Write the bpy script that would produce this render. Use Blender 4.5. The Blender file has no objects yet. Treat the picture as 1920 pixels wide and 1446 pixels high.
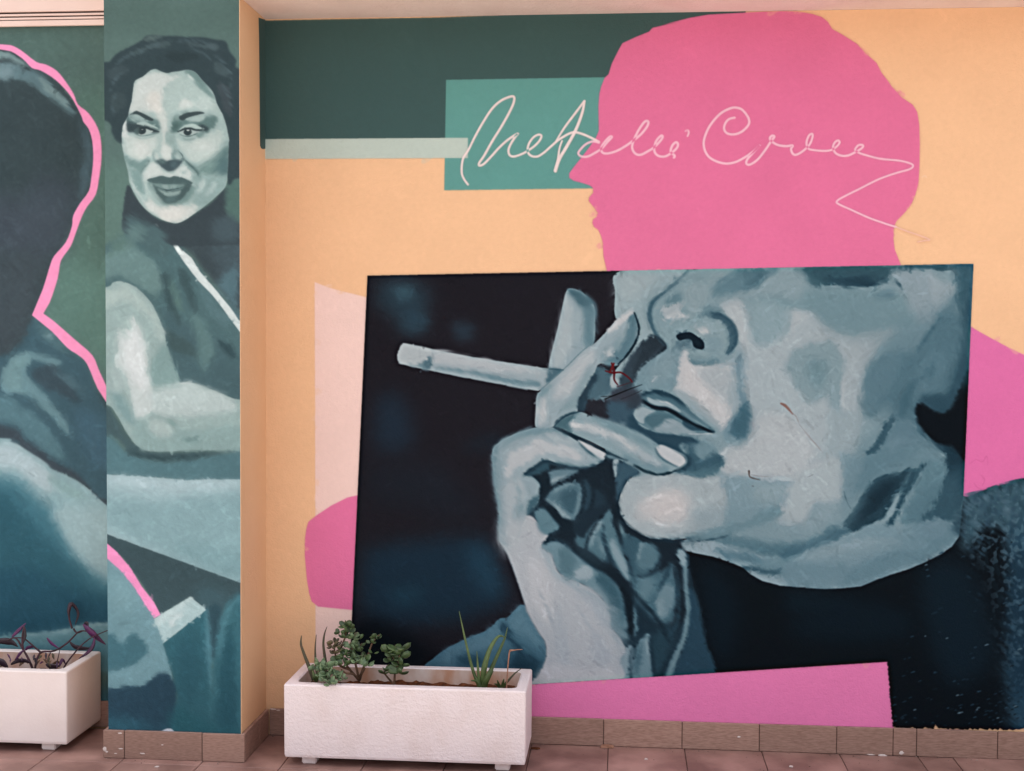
import bpy, bmesh, math, random
import numpy as np
from mathutils import Vector, Matrix
from mathutils.geometry import tessellate_polygon

SC = bpy.context.scene
COL = SC.collection
# ------------------------------------------------------------------ camera
YAW, PITCH, ROLL = .0871, -.0380, .0056
CAM = np.array([1.4466, -5.0827, 1.6321]); FPX = 2400.
_f = np.array([-math.sin(YAW) * math.cos(PITCH), math.cos(YAW) * math.cos(PITCH), math.sin(PITCH)])
_r = np.array([math.cos(YAW), math.sin(YAW), 0.]); _u = np.cross(_r, _f)
RIGHT, UP = _r * math.cos(ROLL) + _u * math.sin(ROLL), -_r * math.sin(ROLL) + _u * math.cos(ROLL)
cd = bpy.data.cameras.new('camera'); cam = bpy.data.objects.new('camera', cd); COL.objects.link(cam)
cam.matrix_world = Matrix(((RIGHT[0], UP[0], -_f[0], CAM[0]), (RIGHT[1], UP[1], -_f[1], CAM[1]), (RIGHT[2], UP[2], -_f[2], CAM[2]), (0, 0, 0, 1)))
cd.sensor_width = 36; cd.lens = FPX / 1920 * 36; cd.clip_start = .05; cd.clip_end = 500
SC.camera = cam
# ------------------------------------------------------------------ sky and sun (the sun stands behind the building: the wall is in open shade, lit by sky and sunlit paving)
SUN_EL, SUN_AZ = math.radians(79), math.radians(165)
w = bpy.data.worlds.new('World'); SC.world = w; w.use_nodes = True
nt = w.node_tree; bg = nt.nodes['Background']
sky = nt.nodes.new('ShaderNodeTexSky'); sky.sky_type = 'NISHITA'; sky.sun_disc = False
sky.sun_elevation = SUN_EL; sky.sun_rotation = SUN_AZ + math.pi; sky.dust_density = 4; sky.air_density = 1.2
hs = nt.nodes.new('ShaderNodeHueSaturation'); hs.inputs['Saturation'].default_value = .25
nt.links.new(sky.outputs[0], hs.inputs['Color']); nt.links.new(hs.outputs[0], bg.inputs['Color'])
bg.inputs['Strength'].default_value = .15
sl = bpy.data.lights.new('sun', 'SUN'); sl.energy = 2.0; sl.angle = math.radians(.6); sl.color = (1, .95, .89)
so = bpy.data.objects.new('sun', sl); COL.objects.link(so)
sd = Vector((math.sin(SUN_AZ) * math.cos(SUN_EL), math.cos(SUN_AZ) * math.cos(SUN_EL), -math.sin(SUN_EL)))
so.rotation_euler = sd.to_track_quat('-Z', 'Y').to_euler(); so.location = (-3, 8, 12)
SC.view_settings.view_transform = 'Standard'; SC.view_settings.look = 'None'
SC.view_settings.exposure = 1.25; SC.view_settings.gamma = 1; SC.view_settings.use_curve_mapping = False
GAIN = np.array((.80,.84,.88))          # reflectance of the paint for its colour under this light

def at(px, py, axis, v):
    """the point of the plane (axis = v) that a line of sight through a photograph pixel meets"""
    d = _f + RIGHT * (px - 960) / FPX - UP * (py - 723) / FPX
    return CAM + d * ((v - CAM[axis]) / d[axis])
# ---------------------------------------------------------------- the mural, painted stroke by stroke with numpy
class Zoom:
    def __init__(s, x, y, k): s.x, s.y, s.k = x, y, k
    def __call__(s, t):
        v = np.array([float(a) for a in t.replace(',', ' ').split()]).reshape(-1, 2)
        return v / s.k + (s.x, s.y)
PX = Zoom(0, 0, 1)
ZA, ZB, ZC = Zoom(640, 480, 4.0167), Zoom(940, 500, 4.0167), Zoom(1140, 500, 4.0167)
ZD, ZE, ZF, ZG = Zoom(1480, 480, 3.2864), Zoom(900, 760, 3.615), Zoom(1200, 780, 4.0167), Zoom(1480, 860, 3.2864)
ZH, ZI, ZL, ZS = Zoom(560, 860, 3.2864), Zoom(980, 1000, 3.243), Zoom(1140, 660, 7.23), Zoom(760, 1120, 4.4357)
W1, W2 = Zoom(200, 60, 5.784), Zoom(200, 200, 5.784)
L1, L2, L3, L4 = Zoom(0, 0, 3.0125), Zoom(0, 480, 3.0125), Zoom(0, 960, 3.0125), Zoom(0, 420, 3.013)
T4, T5, T6 = Zoom(440, 0, 3.0125), Zoom(820, 0, 3.0125), Zoom(1240, 0, 2.8235)
Z6 = Zoom(1360, 1200, 3.4286)

def hexc(h):
    return np.array([int(h[i:i+2], 16) for i in (1, 3, 5)], np.float32) / 255
def cat(p, closed=True, n=8):
    p = np.asarray(p, float)
    q = np.vstack([p[-1], p, p[0], p[1]]) if closed else np.vstack([p[0], p, p[-1]])
    t = np.linspace(0, 1, n, endpoint=False)[:, None]
    out = []
    for i in range(len(q) - 3):
        a, b, c, d = q[i:i+4]
        out.append(.5 * (2*b + (c-a)*t + (2*a-5*b+4*c-d)*t*t + (3*b-a-3*c+d)*t**3))
    out = np.vstack(out)
    return out if closed else np.vstack([out, p[-1]])
def box(a, r, ax):
    if r < 1: return a
    pad = [(0, 0)] * a.ndim; pad[ax] = (r + 1, r)
    c = np.cumsum(np.pad(a, pad, mode='edge'), ax, dtype=np.float64)
    n = a.shape[ax]; k = 2 * r + 1
    s1 = [slice(None)] * a.ndim; s2 = list(s1); s1[ax] = slice(k, k + n); s2[ax] = slice(0, n)
    return ((c[tuple(s1)] - c[tuple(s2)]) / k).astype(np.float32)
def blur(a, s):
    if s < .35: return a
    if s < 1.2:
        w = s * .45
        for ax in (0, 1):
            e = np.pad(a, [(1, 1), (0, 0)] if ax == 0 else [(0, 0), (1, 1)], mode='edge')
            a = (1-w) * a + w * .5 * ((e[:-2] + e[2:]) if ax == 0 else (e[:, :-2] + e[:, 2:]))
        return a
    r = max(1, int(round(s * .95)))
    for ax in (0, 1):
        for _ in range(3): a = box(a, r, ax)
    return a

class Canvas:
    def __init__(s, x0, y0, x1, y1, base, seed=1):
        s.x0, s.y0, s.w, s.h = x0, y0, x1 - x0, y1 - y0
        s.im = np.empty((s.h, s.w, 3), np.float32); s.im[:] = hexc(base)
        s.rng = np.random.default_rng(seed); s.clip = None
        s.lo, s.hi, s.far = -1e9, 1e9, x1 + 40
        fy = np.fft.fftfreq(s.h)[:, None]; fx = np.fft.rfftfreq(s.w)[None]
        wn = np.fft.rfft2(s.rng.standard_normal((s.h, s.w)))
        s.nz = []
        for ang, a, b in ((35, 7, 1.6), (-35, 7, 1.6), (80, 7, 1.6), (5, 7, 1.6), (0, 2.2, 2.2), (0, 28, 28)):
            c, n = math.cos(math.radians(ang)), math.sin(math.radians(ang))
            u, v = fx * c + fy * n, -fx * n + fy * c
            f = np.fft.irfft2(wn * np.exp(-2 * (math.pi ** 2) * ((a*u) ** 2 + (b*v) ** 2)), s=(s.h, s.w))
            s.nz.append((f / f.std()).astype(np.float32)); wn = np.fft.rfft2(s.rng.standard_normal((s.h, s.w)))
    def pts(s, p):
        # carry an outline that reaches the end of what the photograph shows on past it, level
        p = np.asarray(p, float); out = []; n = len(p)
        sd = np.where(p[:, 0] <= s.lo, -1, np.where(p[:, 0] >= s.hi, 1, 0))
        for i in range(n):
            a = sd[i]
            if not a: out.append(p[i]); continue
            far = (s.x0 - 40 if a < 0 else s.far, p[i, 1])
            if sd[i-1] != a: out.append(p[i])
            out.append(far)
            if sd[(i+1) % n] != a: out.append(p[i])
        return np.array(out) - (s.x0, s.y0)
    def mask(s, p, pad):
        xa, ya = np.floor(p.min(0)).astype(int) - pad; xb, yb = np.ceil(p.max(0)).astype(int) + pad
        xa, ya, xb, yb = max(xa, 0), max(ya, 0), min(xb, s.w), min(yb, s.h)
        if xb <= xa or yb <= ya: return None
        W, Hh = xb - xa, yb - ya
        q = p - (xa, ya); r = np.roll(q, -1, 0)
        ax, ay, bx, by = q[:, 0], q[:, 1], r[:, 0], r[:, 1]
        SS = 3; m = np.zeros((Hh, W + 2), np.float32)
        dy = by - ay; dy[dy == 0] = 1e-9
        for k in range(Hh * SS):
            y = (k + .5) / SS
            c = ((ay <= y) != (by <= y))
            if not c.any(): continue
            xs = np.sort(np.clip(ax[c] + (y - ay[c]) / dy[c] * (bx[c] - ax[c]), 0, W))
            row = m[k // SS]; i = xs.astype(int); f = xs - i
            sg = np.where(np.arange(len(xs)) % 2 == 0, 1., -1.) / SS
            np.add.at(row, i, sg * (1 - f)); np.add.at(row, i + 1, sg * f)
        return np.clip(np.cumsum(m, 1)[:, :W], 0, 1), xa, ya, xb, yb
    def comp(s, m, xa, ya, xb, yb, col, b, br, d, al):
        m = blur(m, b)
        if br and b >= .8:
            n = s.nz[d][ya:yb, xa:xb]
            m = np.clip(m + n * br * .33 * min(1., 3. / b) * 4 * m * (1 - m), 0, 1)
        m = m * al
        if s.clip is not None: m = m * s.clip[ya:yb, xa:xb]
        t = s.im[ya:yb, xa:xb]; t += m[..., None] * (hexc(col) - t)
    def F(s, p, col, b=1.5, br=.5, d=0, al=1., sm=1):
        p = s.pts(p)
        if sm: p = cat(p)
        r = s.mask(p, int(b * 3) + 2)
        if r: s.comp(*r, col, b, br, d, al)
    def S(s, p, w, col, b=1., br=.4, d=0, al=1., zk=1.):
        s.F(ribbon(p, w, zk), col, b, br, d, al, 0)
    def setclip(s, p, sm=0):
        if p is None: s.clip = None; return
        q = s.pts(p); q = cat(q) if sm else q
        c = np.zeros((s.h, s.w), np.float32); r = s.mask(q, 2)
        c[r[2]:r[4], r[1]:r[3]] = r[0]; s.clip = c
    def strokes(s, n, L=15, Wd=4, jit=.035, reg=None, al=.55, flat=False):
        g = blur(s.im.mean(2), 2.5); gy, gx = np.gradient(g)
        th0 = np.arctan2(gx, -gy)
        gmax = blur(np.hypot(gx, gy), L * .8) if flat else None
        k = int(L) + 4; yy, xx = np.mgrid[-k:k+1, -k:k+1].astype(np.float32)
        x0, y0, x1, y1 = reg or (s.x0, s.y0, s.x0 + s.w, s.y0 + s.h)
        X = s.rng.integers(max(k, x0 - s.x0), min(s.w - k - 1, x1 - s.x0), n)
        Y = s.rng.integers(max(k, y0 - s.y0), min(s.h - k - 1, y1 - s.y0), n)
        for x, y in zip(X, Y):
            if s.clip is not None and s.clip[y, x] < .5: continue
            mag = math.hypot(gx[y, x], gy[y, x])
            if flat and gmax[y, x] > .004 or mag > .028: continue
            th = th0[y, x] + s.rng.normal() * .25 if mag > .002 else s.rng.choice((.7, 1.2, -.5)) + s.rng.normal() * .3
            sc = s.rng.uniform(.5, 1.1) * (1 if mag < .02 else .6)
            c, q = math.cos(th), math.sin(th)
            u, v = (xx * c + yy * q) / (L * sc), (-xx * q + yy * c) / (Wd * sc)
            m = np.clip(2.2 * (1 - u**4 - v**2), 0, 1) * al
            nn = s.nz[4][y-k:y+k+1, x-k:x+k+1]
            m = m * np.clip(.75 + .35 * nn, 0, 1)
            cc = s.im[y, x] * (1 + s.rng.normal() * jit) + s.rng.normal() * .006
            if s.clip is not None: m = m * s.clip[y-k:y+k+1, x-k:x+k+1]
            t = s.im[y-k:y+k+1, x-k:x+k+1]; t += m[..., None] * (cc - t)
    def blend(s, m, sg=3., lim=.035, k=.6):
        """wet-in-wet: soften the joints between close tones, keep the hard contours"""
        for _ in range(1):
            bl = np.stack([blur(s.im[..., q], sg) for q in range(3)], -1)
            d = np.abs(s.im - bl).mean(2); d = blur(d, 1.5)
            s.im += (m * k * np.exp(-(d / lim) ** 2))[..., None] * (bl - s.im)
    def grain(s, a=.012):
        s.im *= (1 + a * (s.nz[4] * .6 + s.nz[5] * .8))[..., None]
        np.clip(s.im, 0.01, 1, out=s.im)

def ribbon(p, w, zk=1.):
    """outline polygon of a brush line with varying width (photo px after dividing by zk)"""
    p = np.asarray(p, float)
    w = np.atleast_1d(np.asarray(w, float)) / zk
    t = np.linspace(0, 1, len(p)); ww = np.interp(t, np.linspace(0, 1, len(w)), w) if len(w) > 1 else np.full(len(p), w[0])
    q = cat(p, False, 6); wq = np.interp(np.linspace(0, 1, len(q)), t, ww)
    d = np.gradient(q, axis=0); d /= np.linalg.norm(d, axis=1)[:, None] + 1e-9
    n = np.stack([-d[:, 1], d[:, 0]], 1) * wq[:, None] / 2
    e0, e1 = q[0] - d[0] * wq[0] * .4, q[-1] + d[-1] * wq[-1] * .4
    return np.vstack([[e0], q + n, [e1], (q - n)[::-1]])

# ---- outlines shared by the paint and by the paint-film meshes
HEAD = np.vstack([T6("0 135 60 118 150 95 250 78 400 70 520 64 650 60 720 62 800 75 850 92 880 115 905 155 960 185 1030 230 1090 290 1140 335 1165 385 1200 430 1220 460 1270 515 1330 555 1355 595 1365 660 1368 760 1366 880 1362 960 1345 1030 1320 1090 1280 1135 1245 1170 1232 1200 1228 1260 1235 1320 1255 1370 1268 1404"),
    PX("1688 504 1139 513"), T5("938 1446 935 1370 925 1335 910 1300 885 1282 875 1260 880 1240 900 1225 908 1205 890 1180 870 1155 855 1135 858 1115 880 1090 880 1065 860 1048 820 1035 770 1022 745 1005 745 980 770 945 810 895 860 830 895 780 912 740 910 600 915 530 925 490 945 440 967 420 985 360 1020 290 1045 245 1120 210 1195 180 1215 158 1380 120")])
BAND = PX("486 39 700 35 820 33 1030 26 1100 23 1250 21 1340 20 1398 20 1398 60 1140 262 835 260 493 262 486 262")
TEALR = PX("836.5 150 1140 145 1140 353 833 357")
PALE = PX("493 261 877.5 258.5 877.5 296.5 494 298.5")
STRIPE = PX("590 529 615 539 640 546 665 552 700 561 700 1330 592 1326 591 900")
BLOB = np.vstack([ZH("325 932 200 920 120 912 80 880 65 830 50 740 38 600 38 500 48 430 60 390 110 350 200 290 300 240 355 228"), PX("690 925 690 1146")])
FOOTBAND = PX("640 1302 996 1279 1300 1260 1665 1237 1671 1270 1673 1320 1676 1372 1300 1360 990 1352 640 1340")
SHOULDER = PX("1790 600 1819 612 1845 627 1880 646 1925 668 2200 800 2200 960 1780 960")
_q = np.random.default_rng(21); RAG = []
_x = 1925.
while _x > 1676:
    RAG.append((_x, 1366.5 + (_x - 1676) * .012 - abs(_q.normal()) * 2.6 * (len(RAG) % 2) - (_q.random() < .12) * 2)); _x -= _q.uniform(2.5, 7.5)
_y = 1362.
while _y > 1243:
    RAG.append((1663 + (_y - 1241) * .085 + abs(_q.normal()) * 2.0 * (len(RAG) % 2), _y)); _y -= _q.uniform(2.5, 6)
RAG = np.array(RAG + [(1664, 1240.5)])
PANEL = np.vstack([PX("689 517 1825 495 1806 930"), ZG("1100 235 1140 222 1180 200 1215 188 1250 170 1290 165 1340 155 1390 130 1446 120"), PX("2200 880 2200 1378"),
    RAG,
    PX("1300 1264 996 1283 655 1306 659 1180 674 850")])
SIGS = [(T5("175 1045 150 1010 138 970 145 900 175 850 215 770 260 690 310 615 360 570 410 548 434 550 430 585 405 640 360 720 310 800 265 880 238 920 238 936 262 928 300 890 350 835 400 790 455 755 440 775 415 815 402 850 410 878 435 885 480 870 515 850 550 825 578 795 588 768 570 762 540 780 515 820 512 860 532 882 565 885 600 865 640 830 690 788 760 750 810 755 870 780 915 805"), [15, 17, 16, 15, 17]),
    (T5("670 800 720 720 780 640 832 570"), [12, 17, 15]), (T5("832 570 818 640 780 740 730 830 690 900 667 972"), [15, 20, 22, 22, 18]), (T5("664 968 682 900 690 840 706 795"), [20, 14, 12]),
    (T5("915 807 880 800 840 815 805 850 797 870 815 885 850 885 890 865 928 840 962 802 986 776 974 774 948 800 926 835 932 862 960 868 1010 855 1060 828 1100 800 1150 760 1185 715 1191 688 1170 690 1135 740 1107 800 1101 840 1120 870 1150 875 1190 855 1222 835 1257 800 1273 775 1263 768 1235 800 1225 850 1245 880 1285 885 1322 865 1352 838 1359 815 1348 805 1328 822 1318 858 1340 880 1335 893"), [16, 15, 16, 15, 16]),
    (T5("1400 742 1415 738 1420 752 1412 772"), [14, 12]),
    (T6("390 624 358 632 338 655 332 685 350 708 390 712 430 695 462 660 460 625 430 585 400 572 365 575 310 605 255 670 226 740 228 790 250 830 290 855 340 867 390 860 440 835 490 800 522 768 490 805 455 845 450 868 470 872 510 845 550 795 580 750 598 725 585 720 574 735 590 755 620 770 660 775 695 772 686 790 695 815 715 820 750 800 785 765 800 725 797 710 780 720 768 755 775 785 800 795 860 800 900 795 930 775 943 755 935 745 918 755 908 780 920 810 950 825 985 825 1020 810 1055 790 1068 775 1060 768 1040 772 1025 795 1045 810 1090 825 1160 842 1260 852 1320 868 1331 882 1310 898 1240 918 1150 950 1050 1000 960 1045 930 1065 935 1080 1000 1110 1100 1155 1200 1190 1240 1202"), [14, 15, 14, 15, 13, 14, 12, 12]),
    (T6("1240 1202 1300 1225 1360 1245 1420 1270 1390 1275 1355 1282"), [9, 7, 8, 6])]
SIGK = [3.0125] * 6 + [2.8235] * 2

def paint_back():
    A = Canvas(440, -40, 2260, 1480, '#f0be94', 3)
    A.hi, A.far = 1918, 2200
    F, S = A.F, A.S
    F(BAND, '#415957', .5, 0, sm=0); 
    F(TEALR, '#629890', .5, 0, sm=0); F(PALE, '#bcc7bc', .5, 0, sm=0)
    F(STRIPE, '#f3cfc4', .7, 0, sm=0); F(BLOB, '#e5759f', .7, 0, sm=0)
    F(SHOULDER, '#dd6fa3', .7, 0, sm=0); F(HEAD, '#e07198', .7, 0, sm=0)
    F(FOOTBAND, '#ec7fb0', .7, 0, sm=0)
    S(PX("1672 1369 1720 1370 1790 1372 1832 1374"), [6, 5, 7, 4], '#dd7aa8', .8)
    for (p, w), k in zip(SIGS, SIGK):
        S(p, np.array(w) * .86, '#f6dbd6' if p[:, 0].max() < 1128 else '#f6c3cf', .6, 0, zk=k, al=.97 if k > 3 or len(p) > 10 else .45)
    S(T6("1380 940 1395 930 1405 942"), 4, '#f0cdb2', .6, zk=2.8, al=.7)
    for t in ("1818 870 1830 862 1842 866 1850 855 1852 872", "1838 890 1846 900 1841 912", "1826 905 1834 915 1850 918"): S(PX(t), [1.5, 2.2, 1], '#c75e90', .7, .8, al=.7)
    A.strokes(2200, 22, 7, .010, al=.35, flat=True)
    # ---------- portrait panel
    A.setclip(PANEL); pclip = A.clip
    F(PANEL, '#232128', .6, 0, sm=0)
    for z, t, c, b in ((ZA, "300 180 480 170 640 240 680 340 600 440 640 520 560 600 430 560 360 420 260 380", '#2b3d48', 14), (ZA, "420 220 540 240 520 320 430 330", '#3a5560', 7),
        (ZA, "480 430 620 420 650 520 540 570", '#2f4653', 10), (ZA, "840 500 980 520 1000 600 900 630 850 580", '#2c3b47', 8), (ZA, "280 1080 420 1040 520 1200 520 1446 260 1446", '#23313f', 16),
        (ZA, "1150 1350 1250 1400 1100 1446 900 1446", '#1f2b36', 12),
        (ZH, "420 560 700 510 1000 480 1150 490 1200 600 1270 780 1300 860 1200 930 1000 1000 700 1030 450 1010 380 900 390 700", '#1d3241', 16),
        (ZH, "1040 540 1160 560 1240 740 1240 860 1120 800 1050 660", '#234152', 14), (ZH, "560 820 700 800 780 780 740 860 620 900", '#21404f', 12),
        (ZH, "700 20 900 40 1000 200 1150 300 1000 380 700 300 450 250 430 60", '#22262f', 20), (ZH, "330 1050 480 1000 600 1060 760 1150 830 1240 700 1260 330 1260", '#0d151c', 16)):  # last patch: dark panel corner, with the jade plant's wall shadow painted in
        F(z(t), c, b, .6, 3)
    # ---------- face
    face = np.vstack([ZB("890 38"), PX("1825 494 1806 945"), ZG("1030 380 1050 440 1040 490 1000 540 930 590 830 640 720 685 620 715 520 750 440 785 350 795 220 800 100 795 0 785"),
        ZF("1200 1285 1050 1275 920 1240 830 1190 780 1145 700 1110 550 1060 400 1030 330 1000 305 945"), ZE("1446 895 1300 915 1160 905 1070 870 1000 820 950 740 935 660 960 580 1010 490 1080 455"),
        ZC("0 1446 -60 1240 -160 1040 0 900 25 830 90 740 190 620 235 490 215 390 185 345 65 385 55 200")])
    F(face, '#7e99a2', 1., 0, sm=0)
    faceclip = face
    # upper right cheek
    F(ZD("0 200 300 200 640 220 760 300 760 420 620 460 400 480 250 440 120 340 0 330 -300 250 -300 100"), '#6f8d96', 6, .9)
    F(ZD("40 66 640 52 1136 52 1136 90 800 88 700 92 600 150 420 190 300 180 180 180 80 120"), '#36545f', 3, .9, 3)
    F(ZD("230 140 420 130 580 140 640 120 560 165 400 195 300 180"), '#27424f', 4, .8, 3)
    F(ZD("30 80 120 120 200 190 130 170 50 110"), '#41606b', 3)
    F(ZD("640 130 680 160 695 195 660 180"), '#2f4c58', 2)
    F(ZD("1010 60 1136 52 1122 420 1105 800 960 870 1000 700 1050 500 1060 350 1010 280 1030 150"), '#3a5a67', 6, .8, 2)
    F(ZD("620 110 720 90 860 110 940 170 1015 180 970 290 900 400 820 430 740 320 700 190"), '#879da6', 5, .9, 2)
    F(ZD("840 110 960 180 1000 190 960 280 900 330 870 230"), '#96a9b0', 4, .9, 2, .8)
    F(ZD("540 230 640 220 630 260 560 265"), '#5a7884', 4, .8, 3)
    F(ZD("20 340 120 350 260 450 400 490 560 460 655 458 580 540 500 650 460 760 450 950 330 965 325 680 260 540 100 540 0 600 -100 560 -120 420"), '#9eadb2', 4, .9, 1)
    F(ZD("20 370 110 380 180 460 120 520 0 540 -80 500"), '#b4bcbf', 7, .8, 1)
    F(ZD("500 680 640 600 800 560 960 320 1066 420 1055 560 970 860 790 880 780 1000 660 1010 600 920 470 1000 450 860"), '#557480', 6, .9, 2)
    F(ZD("560 640 700 600 640 760 560 900 480 960 480 780"), '#65838f', 6, .9, 2)
    F(ZD("830 640 900 560 960 620 940 760 880 860 800 850 780 760"), '#648390', 5, .9, 2, .8)
    F(ZD("318 670 340 690 345 850 330 960 318 860"), '#aab6ba', 1.5, .6, 2)
    S(ZD("800 572 860 480 940 370"), [14, 24, 8], '#345563', 1.6, zk=3.29)
    S(ZD("690 1010 715 890 770 770"), [20, 60, 24], '#3b5c69', 3, zk=3.29)
    S(ZD("760 780 830 740 860 680"), [10, 24, 8], '#456673', 2.6, zk=3.29); S(ZD("860 770 885 690 905 620"), [10, 26, 8], '#466774', 3, zk=3.29)
    F(ZD("660 1020 780 1050 850 1150 930 1200 965 1290 965 1446 380 1446 460 1250 560 1180"), '#668591', 4, .8)
    F(ZD("700 1020 780 1080 760 1160 680 1180 600 1200"), '#7693a0', 5, .8)
    S(ZD("480 1215 540 1170 590 1080 640 1000"), [20, 46, 40, 30], '#2b4855', 2.5, .8, zk=3.29)
    F(ZD("770 910 830 870 900 860 980 840 1020 720 1110 640 1100 1300 1020 1260 900 1180 800 1090 770 1000"), '#284451', 5, .7)
    F(ZD("785 925 825 912 870 940 930 972 990 940 1025 860 1060 800 1106 760 1084 1240 1000 1170 900 1140 820 1060 785 1000"), '#0f171f', 2.6, .5)
    F(ZD("960 1160 1040 1200 1080 1180 1080 1446 1010 1400 960 1290"), '#203a47', 4, .6)
    # lower cheek
    F(ZD("0 860 200 900 330 965 450 960 420 1150 350 1446 0 1446 -300 1300 -300 900"), '#93a7ad', 6, .9)
    F(ZG("0 0 290 0 320 100 340 220 280 290 150 260 100 390 0 400 -200 300 -200 0"), '#a2b0b5', 4, .9)
    F(ZG("290 0 440 0 420 130 370 300 250 430 100 520 -60 545 -60 400 100 400 150 280 300 300"), '#7995a0', 4, .9)
    F(ZG("0 40 100 30 220 40 230 180 120 220 0 180"), '#adb7ba', 6, .8)
    # ---- nose
    F(ZC("85 40 600 28 520 100 420 190 340 260 315 330 320 420 345 500 270 560 190 650 130 760 70 900 20 905 20 830 90 740 190 620 237 490 217 390 187 345 62 390 55 200"), '#8da6ac', 1, .3)
    F(ZC("90 60 360 60 300 150 180 250 90 330 70 200"), '#9db0b4', 8, .9, 1)
    F(ZC("330 270 420 180 480 130 420 130 300 230 260 330 280 420 325 480"), '#7d979f', 5, .7)
    F(ZC("620 28 1000 18 1000 180 760 260 730 330 930 440 965 560 900 650 820 720 620 735 600 620 500 600 432 594 350 490 325 400 330 320 380 240 520 120"), '#7c98a0', 1.2, .3)
    F(ZC("1000 30 1446 10 1446 260 1300 230 1100 240 980 270 870 280 780 260 900 210 1000 170"), '#829ba3', 6, .9)
    F(ZC("560 190 720 120 850 60 900 80 830 180 760 250 650 330 590 300"), '#97acb1', 6, .9, 1)
    F(ZC("440 270 540 200 560 220 520 270 470 285"), '#56747f', 4, .8, 1)
    F(ZC("800 140 920 60 1000 30 1300 5 1200 80 1130 130 1060 195 1000 180 900 200 780 220"), '#50707d', 4, .9, 1)
    F(ZC("1000 40 1180 20 1140 110 1060 150"), '#41606d', 4, .8, 1)
    S(ZC("600 30 520 110 430 190 345 260 315 330 318 400 345 480 390 550 440 600"), [12, 16, 20, 26, 30, 28, 20, 16, 12], '#3f5c69', 1.6, .2, zk=4.02)
    F(ZC("420 320 530 280 550 340 575 385 470 405 410 402 432 360"), '#c3c6c7', 2.5, 1.)
    F(ZC("680 340 760 300 830 310 860 340 760 370 700 370"), '#5f7d88', 4, .8)
    F(ZC("720 352 800 345 870 365 940 425 972 500 967 580 925 645 885 655 912 570 900 490 860 425 800 385 740 372"), '#385462', 3, .7, 1)
    F(ZC("640 470 720 410 800 410 865 460 895 540 885 620 820 690 740 700 700 640 720 580"), '#85a0a7', 5, .7)
    F(ZC("730 540 800 500 860 560 850 640 780 680 735 620"), '#77939d', 5, .8)
    F(ZC("515 520 560 503 620 498 670 525 715 562 722 612 690 622 645 602 635 562 600 542 540 555"), '#1a2b36', 1.4, .4)
    F(ZC("530 560 600 545 630 590 560 640 520 620"), '#546f7b', 3, .7)
    F(ZC("660 480 730 470 755 500 700 522"), '#b8c0c2', 2.2, .9)
    F(ZC("600 640 640 690 740 700 840 685 830 728 740 746 615 735"), '#59778380'[:7], 3, .6)
    # philtrum and moustache area
    F(ZC("440 600 520 630 560 660 535 760 528 880 500 925 430 935 335 935 290 960 220 950 187 900 200 850 245 785 300 720 380 650"), '#6f8d98', 2, .6)
    F(ZC("440 640 520 650 510 760 440 860 360 880 310 820 350 730"), '#7b97a1', 6, .8)
    S(ZC("330 870 350 845 372 825"), [6, 12, 4], '#b0bdc1', 1., zk=4)
    F(ZC("550 670 592 618 610 690 640 735 830 745 930 740 945 900 905 1000 945 1080 880 1218 830 1195 700 1065 560 945 510 922 540 760"), '#bbc0c2', 2, .7)
    F(ZC("570 700 610 720 660 800 760 950 880 1060 860 1150 720 1020 580 930 545 860"), '#c8c7c7', 5, .6)
    F(ZC("680 780 900 765 925 950 855 992 760 900"), '#a7b2b6', 4, .6)
    F(ZC("930 700 990 690 980 900 990 1080 930 1100 900 1000"), '#97a9af', 4, .7)
    F(ZC("520 930 600 960 720 1070 850 1190 800 1180 640 1060 540 980"), '#93a7ad', 3, .7)
    # cheek mass
    F(ZC("860 290 980 265 1050 420 1100 560 1200 580 1350 520 1446 400 1600 500 1600 1446 900 1380 1070 1300 1088 1150 1050 1000 1022 800 1022 640 985 480"), '#a2b1b6', 4, .8)
    F(ZC("1040 330 1200 260 1350 350 1365 460 1250 565 1120 560 1060 450"), '#84a0a8', 6, 1., 1)
    F(ZC("900 290 1000 290 1060 480 1030 620 990 560 980 470"), '#b1bbbe', 5, .8)
    F(ZD("-20 640 60 560 150 535 260 540 332 660 310 800 220 870 120 905 50 820 0 740"), '#7d979f', 4, .8, 2)
    F(ZD("110 650 180 630 230 690 210 800 130 780"), '#69868f', 6, .8, 2)
    F(ZC("960 680 1012 675 1012 900 1052 1000 1078 1150 1062 1260 1010 1312 900 1292 880 1235 940 1150 990 1080 980 900 955 760"), '#638190', 4, .7, 2)
    F(ZC("950 1140 1050 1030 1072 1200 1005 1305 915 1262"), '#3f606e', 5, .8)
    F(ZC("900 1260 1000 1310 1060 1340 960 1360 880 1310"), '#6f8d98', 5, .8)
    S(ZC("1075 1180 1095 1200 1105 1215"), [20, 26, 10], '#8a8f9a', 2, zk=4)
    # ---- chin / jaw
    F(ZF("640 260 840 210 880 20 1130 0 1300 260 1200 400 1050 465 900 450 650 435 640 330"), '#b1babd', 5, .8, 1)
    F(ZF("0 470 160 430 330 430 620 470 655 640 640 800 450 862 250 900 80 915 0 890 -120 780 -170 600 -80 480"), '#a5b4b8', 3, .6)
    F(ZF("-40 690 40 620 200 545 320 560 372 650 370 740 270 820 130 805 0 760"), '#c6c5c5', 8, .9)
    F(ZF("60 660 200 580 320 600 340 700 240 770 120 760"), '#cec9c7', 8, .7)
    F(ZF("620 470 850 470 1100 480 1160 560 1075 690 870 765 650 812 660 640"), '#7a96a1', 3, 1., 2)
    F(ZF("860 520 1080 510 1120 590 1000 650 870 640"), '#87a1a9', 6, .8)
    F(ZF("870 740 980 690 1065 690 1062 755 960 805 860 852 700 884 500 932 320 925 480 872 660 815 800 790"), '#65848f', 2.5, .8, 0)
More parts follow.
